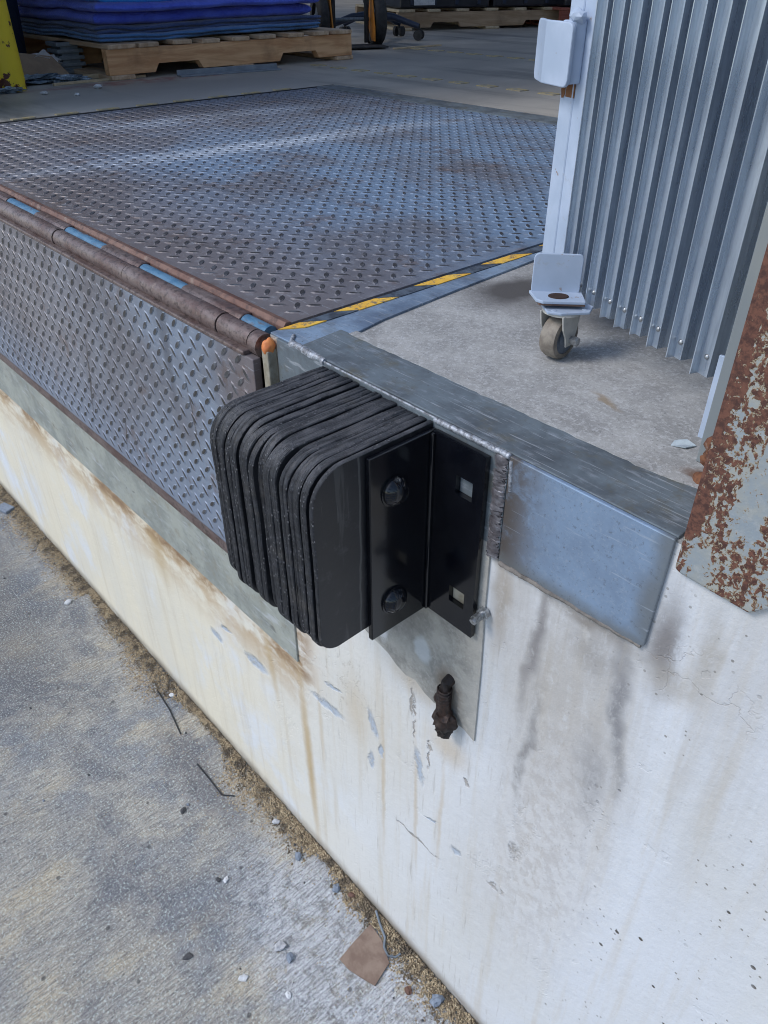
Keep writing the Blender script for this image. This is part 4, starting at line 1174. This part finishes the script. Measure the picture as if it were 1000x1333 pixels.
lathe(bm, [(0, 0.0385), (0.017, 0.0385), (0.0235, 0.037), (0.0245, 0.032), (0.0215, 0.0305), (0, 0.0305)], 26, G_inv @ Matrix.Translation(Wc + Vector((0, 0, 0.000))))
obj('caster_fork', bm, simple('cream_fork_paint', (0.50, 0.49, 0.45), 0.45, 0.1, (0.38, 0.38, 0.36), 40, 0.1), wh_)

# ================================================================== INSIDE: PALLETS, BLANKETS
def board(bm, x0, x1, y0, y1, z0, z1, seed):
    q = random.Random(seed)
    box(bm, x0, x1, y0, y1, z0, z1, 0.004)
    for v in bm.verts:
        v.co += Vector((0, 0, 0.003 * mnoise.noise(v.co * 4 + Vector((seed, 0, 0)))))
def pallet(loc, rot, LX, LY, label, mats, nb=7, group=None):
    """stringers along Y, deck boards along X; origin at the front (+X) corner, body towards -X and +Y"""
    t = thing('pallet', label, 'pallet', loc, rot, group)
    for k in range(3):
        x1 = -k * (LX - 0.045) / 2
        x0 = x1 - 0.042
        # notched stringer outline in Y-Z
        def notch(c): return [(c - 0.12, 0.018), (c - 0.10, 0.052), (c + 0.10, 0.052), (c + 0.12, 0.018)]
        pts = [(0, 0.018)] + notch(LY * 0.25) + notch(LY * 0.75) + [(LY, 0.018), (LY, 0.112), (0, 0.112)]
        bm = B(); prism(bm, [(x0, y, z) for y, z in pts], (0.042, 0, 0), 0.0015)
        obj('stringer', bm, mats[0], t)
    for k in range(nb):
        wb = 0.095 if k not in (0, nb - 1) else 0.125
        y0 = (LY - wb) * k / (nb - 1) + rnd.uniform(-.008, .008)
        bm = B(); board(bm, -LX - rnd.uniform(0, .015), rnd.uniform(0, .018), y0, y0 + wb, 0.1125, 0.130, k)
        o = obj('deck_board', bm, mats[1], t)
    for k in (0, 2, 4):
        y0 = (LY - 0.11) * k / 4
        bm = B(); board(bm, -LX, 0.012, y0, y0 + 0.11, 0.0, 0.0175, k + 20)
        obj('bottom_board', bm, mats[1], t)
    return t
PF = 1.2173
pallet((-2.69, 1.075, PF), 0, 1.10, 1.33, 'worn brown wooden pallet under the pile of blue blankets', [M['wood'], M['woodx']], 9)

def blanket(i, x0, x1, y0, y1, z, th, mat, label, seed, name='moving_blanket'):
    """a folded quilt: soft slab whose rounded edge shows its plies"""
    q = random.Random(seed)
    NX, NY = 34, 40
    plies = 1 if mat is M['royal'] or mat is M['bright'] else 2
    vs, fs = [], []
    dx = [q.uniform(-.015, .02) for _ in range(plies)]
    for pl in range(plies):
        t0 = z + pl * th / plies; hh = th / plies * 0.98
        xo = dx[pl]
        base = len(vs)
        # two sheets (top and bottom) joined round the rim
        def P2(ix, iy, top):
            u, v = ix / NX, iy / NY
            X = x0 + (x1 - x0) * u; Y = y0 + (y1 - y0) * v
            X += (xo + 0.022 * mnoise.noise(Vector((Y * 4, seed, pl))) + 0.008 * mnoise.noise(Vector((Y * 14, seed, pl)))) * (1 if u > .5 else 0.5)
            Y += 0.012 * mnoise.noise(Vector((X * 5, seed + 3, pl)))
            eu = min(u, 1 - u) * (x1 - x0); ev = min(v, 1 - v) * (y1 - y0)
            e = min(eu, ev)
            rr = hh * 0.5
            k = math.sqrt(max(0, 1 - (1 - min(e / (rr * 2.2), 1)) ** 2))
            sag = 0.011 * mnoise.noise(Vector((X * 2.6, Y * 2.6, 0.7))) + 0.005 * mnoise.noise(Vector((X * 9, Y * 9, seed)))
            sag -= 0.010 * max(0, 1 - e / 0.10) ** 2 * (0.4 + i * 0.09)
            zc = t0 + hh / 2 + sag
            return (X, Y, zc + (rr * k if top else -rr * k))
        for top in (1, 0):
            for ix in range(NX + 1):
                for iy in range(NY + 1):
                    # denser near the rim
                    vs.append(P2(NX * (0.5 - 0.5 * math.cos(math.pi * ix / NX)), NY * (0.5 - 0.5 * math.cos(math.pi * iy / NY)), top))
        S = (NX + 1) * (NY + 1)
        for ix in range(NX):
            for iy in range(NY):
                a = base + ix * (NY + 1) + iy
                f = (a, a + NY + 1, a + NY + 2, a + 1)
                fs.append(f); fs.append(tuple(x_ + S for x_ in reversed(f)))
    me = bpy.data.meshes.new(name); me.from_pydata(vs, [], fs); me.materials.append(mat)
    for p in me.polygons: p.use_smooth = True
    o = bpy.data.objects.new(name, me); col.objects.link(o)
    tag(o, label, 'blanket', 'folded moving blankets on the pallet')
    return o
zz = PF + 0.138
stack = [('teal', 0.027, 'thin slate-blue folded blanket lying directly on the pallet boards'),
         ('navy', 0.030, 'dark navy folded blanket second from the pallet'),
         ('royal', 0.052, 'thick royal-blue folded blanket low in the pile'),
         ('royal', 0.034, 'royal-blue folded blanket just under the azure one'),
         ('bright', 0.030, 'bright azure folded blanket near the top of the view'),
         ('navy', 0.04, 'dark navy folded blanket above the azure one'),
         ('teal', 0.04, 'slate-blue folded blanket on the upper pile'),
         ('royal', 0.04, 'royal-blue folded blanket second from the top'),
         ('navy', 0.04, 'topmost navy folded blanket of the pile')]
for i, (mk, th, lb) in enumerate(stack):
    q = random.Random(40 + i)
    blanket(i, -3.74 + q.uniform(-.02, .03), -2.775 + q.uniform(-.025, .03), 1.115 + q.uniform(-.03, .03), 2.26 + q.uniform(-.03, .04), zz, th, M[mk], lb, 11 + i * 5)
    zz += th * 0.97

# yellow guard bollard
t = thing('bollard', 'chipped yellow steel guard bollard inside the dock door', 'bollard', (-2.678, 0.649, PF))
bm = B(); lathe(bm, [(0.062, 0.0), (0.062, 0.95), (0.055, 0.985), (0.035, 1.005), (0, 1.012)], 28)
obj('post', bm, M['bollard'], t, True)
# dark bin behind the bollard
t = thing('storage_bin', 'dark navy plastic bin standing behind the yellow bollard', 'bin', (-3.62, 0.78, PF), 0.08)
bm = B(); prism(bm, [(-0.26, -0.26, 0.03), (0.26, -0.26, 0.03), (0.26, 0.26, 0.03), (-0.26, 0.26, 0.03)], (0, 0, 0.82), 0.03)
for v in bm.verts:
    k = 0.86 + 0.14 * v.co.z / 0.85; v.co.x *= k; v.co.y *= k
obj('body', bm, M['darkblueplastic'], t)
bm = B(); box(bm, -0.29, 0.29, -0.29, 0.29, 0.851, 0.895, 0.012)
obj('lid', bm, M['darkblueplastic'], t)
for s in (-1, 1):
    bm = B(); lathe(bm, [(0, -.02), (0.05, -.02), (0.055, 0), (0.05, .02), (0, .02)], 20, Matrix.Translation((-0.2, 0.2 * s, 0.055)) @ Matrix.Rotation(R(90), 4, 'X'))
    obj('wheel', bm, M['blacktyre'], t, True)

# rubbish beside the pallet
def crumple(name, loc, size, mat, label, cat, seed, amp=0.8):
    bm = B(); lump(bm, (0, 0, size[2]), size, seed, 3, amp, 2.6)
    for v in bm.verts: v.co.z = max(v.co.z, 0.0)
    o = obj(name, bm, mat, None); o.location = loc
    return tag(o, label, cat)
crumple('crumpled_paper', (-3.05, 0.93, PF), (0.055, 0.07, 0.045), M['paper'], 'crumpled white paper ball beside the pallet end', 'paper', 1)
crumple('plastic_film', (-2.84, 0.80, PF), (0.07, 0.13, 0.014), M['film'], 'crumpled dark plastic film on the floor by the bollard', 'plastic wrap', 5, 1.2)
crumple('film_scrap', (-2.76, 0.93, PF), (0.035, 0.06, 0.012), M['film'], 'shiny twisted scrap of film lying near the wood lath', 'plastic scrap', 8, 1.2)
crumple('film_scrap', (-2.60, 0.62, PF), (0.02, 0.045, 0.010), M['film'], 'small glossy scrap of film at the foot of the yellow bollard', 'plastic scrap', 9, 1.1)
bm = B(); prism(bm, [(0, 0, 0), (0.02, 0.20, 0), (-0.08, 0.17, 0.07), (-0.10, 0.03, 0.09)], (0, 0, 0.006))
o = obj('cardboard_piece', bm, M['card']); o.location = (-2.93, 0.80, PF + .001); tag(o, 'torn brown cardboard leaning on the floor behind the film', 'cardboard')
bm = B(); box(bm, -0.012, 0.012, 0, 0.34, 0, 0.018, 0.002)
o = obj('wood_lath', bm, M['woodpale']); o.location = (-2.80, 0.93, PF); o.rotation_euler = (0, 0, 0.12); tag(o, 'thick pale wood lath pointing at the pallet corner', 'wood strip')
bm = B(); box(bm, -0.008, 0.008, 0, 0.42, 0, 0.009, 0.001)
o = obj('wood_lath', bm, M['woodpale']); o.location = (-2.70, 0.83, PF); o.rotation_euler = (0, 0, 0.05); tag(o, 'thin pale wood lath lying closest to the steel plate', 'wood strip')
bm = B()
for k in range(5): box(bm, -0.06, 0.06, 0, 0.12, k * 0.026, k * 0.026 + 0.016, 0.003)
box(bm, -0.05, 0.05, 0.02, 0.10, 0.0, 0.12)
o = obj('ribbed_spool', bm, M['greysteel']); o.location = (-3.12, 1.02, PF + .001); tag(o, 'small ribbed grey spool tucked under the pallet end', 'spool')
for (x_, y_, s_) in [(-2.47, 0.70, .011), (-2.50, 0.93, .014), (-2.36, 0.78, .008)]:
    bm = B(); lump(bm, (0, 0, s_ * .5), (s_, s_ * 1.3, s_ * .6), s_ * 900, 2, .5)
    o = obj('paper_scrap', bm, M['chip']); o.location = (x_, y_, PF)
    tag(o, 'tiny white paper scrap on the floor in front of the pallet', 'paper scrap', 'white scraps on the inside floor')
# steel bar lying before the pallet
bm = B(); prism(bm, [(0, 0, 0), (0.05, 0, 0), (0.05, 0, 0.006), (0.006, 0, 0.006), (0.006, 0, 0.024), (0, 0, 0.024)], (0, 0.49, 0), 0.001)
o = obj('steel_bar', bm, M['greysteel']); o.location = (-2.64, 1.36, PF); o.rotation_euler = (0, 0, -0.14)
tag(o, 'grey steel angle bar lying on the floor before the pallet', 'steel bar')

# hand truck with big wheels
t = thing('hand_truck', 'black hand truck with large wheels and orange brackets behind the blanket pallet', 'hand truck', (-3.26, 2.86, PF), R(-25))
for s in (-1, 1):
    mx = Matrix.Translation((0, 0.17 * s, 0.135)) @ Matrix.Rotation(R(90), 4, 'X')
    bm = B(); lathe(bm, [(0.085, -0.03), (0.12, -0.032), (0.135, -0.018), (0.135, 0.018), (0.12, 0.032), (0.085, 0.03), (0.085, -0.03)], 32, mx)
    wl = obj('wheel', bm, M['blacktyre'], t, True)
    bm = B(); lathe(bm, [(0, -0.03), (0.03, -0.03), (0.035, -0.01), (0.086, -0.012), (0.086, 0.012), (0.035, 0.01), (0.03, 0.03), (0, 0.03)], 24, mx)
    obj('rim', bm, M['hub'], wl)
    bm = B(); tube(bm, [(0.03, 0.10 * s, 0.02), (0.04, 0.10 * s, 0.4), (0.0, 0.10 * s, 1.15), (-0.1, 0.10 * s, 1.25)], 0.014, 10)
    obj('rail', bm, M['blacktyre'], t, True)
    bm = B(); prism(bm, [(-0.03, 0.125 * s, 0.11), (0.05, 0.125 * s, 0.03), (0.11, 0.125 * s, 0.03), (0.11, 0.125 * s, 0.10), (0.06, 0.125 * s, 0.25), (0.02, 0.125 * s, 0.25)], (0, 0.008, 0), 0.001)
    obj('axle_bracket', bm, M['orangemetal'], t)
bm = B(); tube(bm, [(0, -0.17, 0.135), (0, 0.17, 0.135)], 0.010, 10)
obj('axle', bm, M['hub'], t, True)
bm = B(); box(bm, 0.045, 0.25, -0.17, 0.17, 0.008, 0.014, 0.001)
obj('toe_plate', bm, M['blacktyre'], t)

# swivel chair base
t = thing('office_chair', 'dark blue swivel chair on a five-star base deep inside', 'office chair', (-3.55, 3.30, PF), 0.3)
bm = B(); tube(bm, [(0, 0, 0.10), (0, 0, 0.46)], 0.028, 16); obj('column', bm, M['darkblueplastic'], t, True)
for k in range(5):
    a = 2 * math.pi * k / 5 + 0.25
    d = Vector((math.cos(a), math.sin(a), 0))
    bm = B(); tube(bm, [d * 0.02 + Vector((0, 0, 0.13)), d * 0.14 + Vector((0, 0, 0.125)), d * 0.31 + Vector((0, 0, 0.075))], lambda u: 0.026 - 0.010 * u, 10)
    lg = obj('leg', bm, M['darkblueplastic'], t, True)
    bm = B()
    side = Vector((-d.y, d.x, 0))
    tube(bm, [d * 0.31 + Vector((0, 0, 0.09)), d * 0.31 + Vector((0, 0, 0.03))], 0.007, 8)
    for s in (-1, 1):
        c0 = d * 0.31 + side * 0.014 * s + Vector((0, 0, 0.03))
        tube(bm, [c0, c0 + side * 0.018 * s], 0.029, 16)
    obj('caster', bm, M['blacktyre'], lg, True)
bm = B(); lump(bm, (0, 0, 0.50), (0.26, 0.26, 0.05), 1, 3, 0.06); obj('seat', bm, M['deepnavy'], t, True)
bm = B(); lump(bm, (-0.24, 0, 0.85), (0.05, 0.22, 0.28), 2, 3, 0.06); obj('backrest', bm, M['deepnavy'], t, True)
bm = B(); tube(bm, [(-0.02, 0, 0.46), (-0.26, 0, 0.48), (-0.30, 0, 0.72)], 0.02, 10); obj('back_bar', bm, M['darkblueplastic'], t, True)

# lath on the floor before the chair
bm = B(); box(bm, -0.012, 0.012, 0, 0.36, 0, 0.008, 0.001)
o = obj('wood_lath', bm, M['woodpale']); o.location = (-2.93, 2.92, PF); o.rotation_euler = (0, 0, -0.05)
tag(o, 'pale wood lath on the floor in front of the swivel chair', 'wood strip')

# far pallets carrying dark crates
p2 = pallet((-3.98, 3.92, PF), R(-24), 1.1, 1.5, 'shaded brown pallet carrying dark wrapped crates at the back', [M['wooddark'], M['woodpale']], 7)
p3 = pallet((-3.33, 4.98, PF), R(-24), 1.0, 1.15, 'red-brown pallet at the back, nearest the gate', [M['woodred'], M['woodred']], 7)
def crate(loc, rot, sx, sy, sz, label):
    t = thing('wrapped_crate', label, 'crate', loc, rot, 'dark crates on the rear pallets')
    bm = B(); box(bm, -sx, 0, 0, sy, 0, sz, 0.012); obj('body', bm, M['blackplastic'], t)
    n_ = 4
    for k in range(n_):
        y = sy * (k + .5) / n_
        bm = B(); box(bm, 0.0005, 0.010, y - 0.014, y + 0.014, 0.02, sz - 0.02, 0.002); obj('rib', bm, M['darkblueplastic'], t)
    return t
c_, s_ = math.cos(R(-24)), math.sin(R(-24))
def on(base, lx, ly): return (base[0] + c_ * lx - s_ * ly, base[1] + s_ * lx + c_ * ly, PF + 0.134)
b2 = (-3.98, 3.92); b3 = (-3.33, 4.98)
crate(on(b2, -0.03, 0.03), R(-24), 0.95, 0.70, 0.62, 'dark ribbed crate on the left half of the brown rear pallet')
crate(on(b2, -0.03, 0.76), R(-24), 0.95, 0.70, 0.62, 'dark ribbed crate on the right half of the brown rear pallet')
crate(on(b3, -0.06, 0.05), R(-24), 0.85, 1.0, 0.75, 'wide dark ribbed crate on the red-brown pallet')
bm = B(); box(bm, 0.012, 0.016, 0.10, 0.26, 0.02, 0.20)
o = obj('paper_label', bm, M['chip']); o.location = on(b2, -0.03, 0.03); o.rotation_euler = (0, 0, R(-24)); tag(o, 'plain white sheet stuck on the dark crate on the brown pallet', 'paper sheet')

# ================================================================== YARD DEBRIS
q = random.Random(5)
vs, fs = [], []
def gritlump(c, r, q):
    b = len(vs)
    k = [(1, 0, 0), (-1, 0, 0), (0, 1, 0), (0, -1, 0), (0, 0, 1), (0, 0, -0.4)]
    a = q.uniform(0, 3.14)
    for d in k:
        rr = r * q.uniform(.6, 1.25)
        x_, y_, z_ = d[0] * rr * q.uniform(.8, 1.6), d[1] * rr, d[2] * rr * 0.8
        vs.append((c[0] + x_ * math.cos(a) - y_ * math.sin(a), c[1] + x_ * math.sin(a) + y_ * math.cos(a), c[2] + z_))
    for f in [(0, 2, 4), (2, 1, 4), (1, 3, 4), (3, 0, 4), (2, 0, 5), (1, 2, 5), (3, 1, 5), (0, 3, 5)]:
        fs.append(tuple(b + i_ for i_ in f))
cnt = 0
while cnt < 42000:
    x = q.uniform(-2.3, 0.75)
    wmax = 0.012 + 0.050 * max(0, mnoise.noise(Vector((x * 5.5, 3.3, 1))) + 0.30)
    if -1.75 < x < -1.15: wmax += 0.035
    if -0.30 < x < 0.02: wmax += 0.020
    if -0.85 < x < -0.60: wmax += 0.025
    d = abs(q.gauss(0, 1)) * wmax * 0.62
    if d > 0.11: continue
    gritlump((x, -0.002 - d, q.uniform(0, max(0.0, 0.008 - d * 0.15))), q.choice([.0010, .0013, .0017, .0021, .0028]) * 1.0, q)
    cnt += 1
for _ in range(2500):     # loose grains further out
    x = q.uniform(-1.9, 0.6); d = abs(q.gauss(0, 1)) * 0.16
    gritlump((x, -0.004 - d, 0.0005), q.choice([.0008, .0011, .0015]), q)
me = bpy.data.meshes.new('grit'); me.from_pydata(vs, [], fs); me.materials.append(M['grit'])
o = bpy.data.objects.new('grit', me); col.objects.link(o)
tag(o, 'tan grit and dry dirt gathered along the foot of the wall', 'grit', kind='stuff')

def stone(x, y, r, mat, label, seed, flat=0.6, name='stone', cat='stone'):
    bm = B(); lump(bm, (0, 0, r * flat * .55), (r, r * 0.72, r * flat), seed, 2, 0.55, 1.7)
    for v in bm.verts: v.co.z = max(v.co.z, -0.0005)
    o = obj(name, bm, mat); o.location = (x, y, 0); o.rotation_euler = (0, 0, seed * 1.3)
    return tag(o, label, cat)
stone(0.132, -0.195 + .0, 0.0125, M['stone'], 'largest pale stone on the yard left of the rusty square', 1)
stone(0.163, -0.193, 0.010, M['stoneblue'], 'grey stone touching the largest pale stone', 2)
stone(0.132, -0.283, 0.0095, M['chip'], 'white chip at the lower middle of the yard', 3, .4, 'paint_chip', 'chip')
stone(-0.060, -0.201, 0.0075, M['chip'], 'bright white chip beside a dark pebble on open concrete', 4, .5, 'paint_chip', 'chip')
stone(-0.072, -0.214, 0.0065, M['stonedark'], 'dark pebble next to the bright white chip', 5)
stone(0.024, -0.344, 0.0100, M['stonedark'], 'flat dark lump in the bottom left of the yard', 6, .3)
stone(0.002, -0.052, 0.0110, M['stoneblue'], 'blue-grey stone half buried in grit below the brown streak', 7)
stone(-0.100, -0.040, 0.0085, M['stone'], 'pale stone in the grit against the wall', 8)
stone(-0.270, -0.185, 0.0085, M['stonedark'], 'lone dark pebble on open concrete left of the wires', 9)
stone(-0.600, -0.030, 0.0085, M['chip'], 'white chip in the grit above the first wire', 10, .5, 'paint_chip', 'chip')
stone(-1.150, -0.085, 0.0120, M['chip'], 'white chip at the far end of the grit', 11, .5, 'paint_chip', 'chip')
stone(0.215, -0.235, 0.0070, M['chip'], 'small round white chip left of the rusty square', 12, .5, 'paint_chip', 'chip')
stone(0.415, -0.030, 0.0140, M['stoneblue'], 'blue-grey stone against the wall right of the rusty square', 13)
stone(0.365, -0.058, 0.0085, M['redplate'], 'small red-brown chip below the rusty square', 14, .5)
stone(0.150, -0.020, 0.0095, M['redplate'], 'small red-brown stone against the wall above the hooked wire', 15)
stone(0.115, -0.035, 0.0100, M['stoneblue'], 'blue-grey stone in grit near the hooked wire', 16)
q = random.Random(77)
for k in range(34):
    x = q.uniform(-1.5, 0.45); y = -0.02 - abs(q.gauss(0, 1)) * 0.17
    m_ = q.choice([M['stonedark'], M['stone'], M['chip'], M['stonedark'], M['stoneblue']])
    bm = B(); lump(bm, (0, 0, 0.001), (0.0028, 0.0022, 0.0018), k, 1, 0.5)
    o = obj('pebble', bm, m_); o.location = (x, y, 0)
    s_ = q.uniform(.6, 1.6); o.scale = (s_, s_, s_)
    tag(o, 'tiny loose pebble scattered on the yard concrete near the wall', 'pebble', 'tiny pebbles scattered on the yard')
# rusty sheets
bm = B(); prism(bm, [(0.222, -0.030, 0.001), (0.262, -0.034, 0.001), (0.304, -0.052, 0.001), (0.308, -0.070, 0.001), (0.316, -0.101, 0.001), (0.284, -0.112, 0.001), (0.258, -0.120, 0.001), (0.232, -0.121, 0.001), (0.226, -0.080, 0.001)], (0, 0, 0.0035), 0.0006)
tag(obj('rusty_sheet', bm, M['rustplate']), 'tan square of rusty sheet lying on the yard near the wall', 'metal scrap')
bm = B(); prism(bm, [(0.448, -0.055, 0.001), (0.475, -0.050, 0.001), (0.520, -0.06, 0.001), (0.53, -0.11, 0.001), (0.47, -0.125, 0.001), (0.445, -0.1, 0.001)], (0, 0, 0.0035), 0.0006)
tag(obj('rusty_sheet', bm, M['redplate']), 'dark red-brown flat scrap at the very bottom by the wall', 'metal scrap')
def wire(pts, r, mat, label):
    bm = B(); tube(bm, pts, r, 7); tag(obj('wire', bm, mat, None, True), label, 'wire')
wire([(-0.640, -0.052, 0.002), (-0.56, -0.060, 0.003), (-0.47, -0.078, 0.002)], 0.0018, M['wire'], 'straight dark wire lying on the yard, farther of the two')
wire([(-0.362, -0.094, 0.002), (-0.30, -0.094, 0.0025), (-0.245, -0.095, 0.002), (-0.222, -0.074, 0.002)], 0.0018, M['wire'], 'dark wire with a short bent end lying beside the grit')
wire([(0.212, -0.006, 0.012), (0.235, -0.016, 0.007), (0.262, -0.026, 0.005), (0.275, -0.040, 0.004), (0.292, -0.045, 0.004), (0.304, -0.036, 0.004), (0.306, -0.024, 0.004)], 0.0026, M['wirelight'], 'grey hooked wire leaning against the wall foot')
bm = B(); box(bm, -0.030, 0.030, -0.020, 0.020, 0, 0.012, 0.003)
o = obj('scrap_block', bm, M['stoneblue']); o.location = (-1.79, -0.045, 0); o.rotation_euler = (0, 0, 0.3); tag(o, 'blue-grey flat scrap at the far foot of the wall', 'scrap')
# clear scrap on the dock by the jamb
bm = B(); prism(bm, [(-0.012, -0.004, 0), (0.002, -0.008, 0.001), (0.013, 0.0, 0), (0.004, 0.006, 0.003), (-0.008, 0.005, 0.001)], (0, 0, 0.0012))
o = obj('plastic_scrap', bm, M['glass']); o.location = (0.530, 0.145, 1.2175); o.rotation_euler = (0, 0, 0.6); tag(o, 'clear crumpled plastic scrap on the dock near the jamb plate', 'plastic scrap')
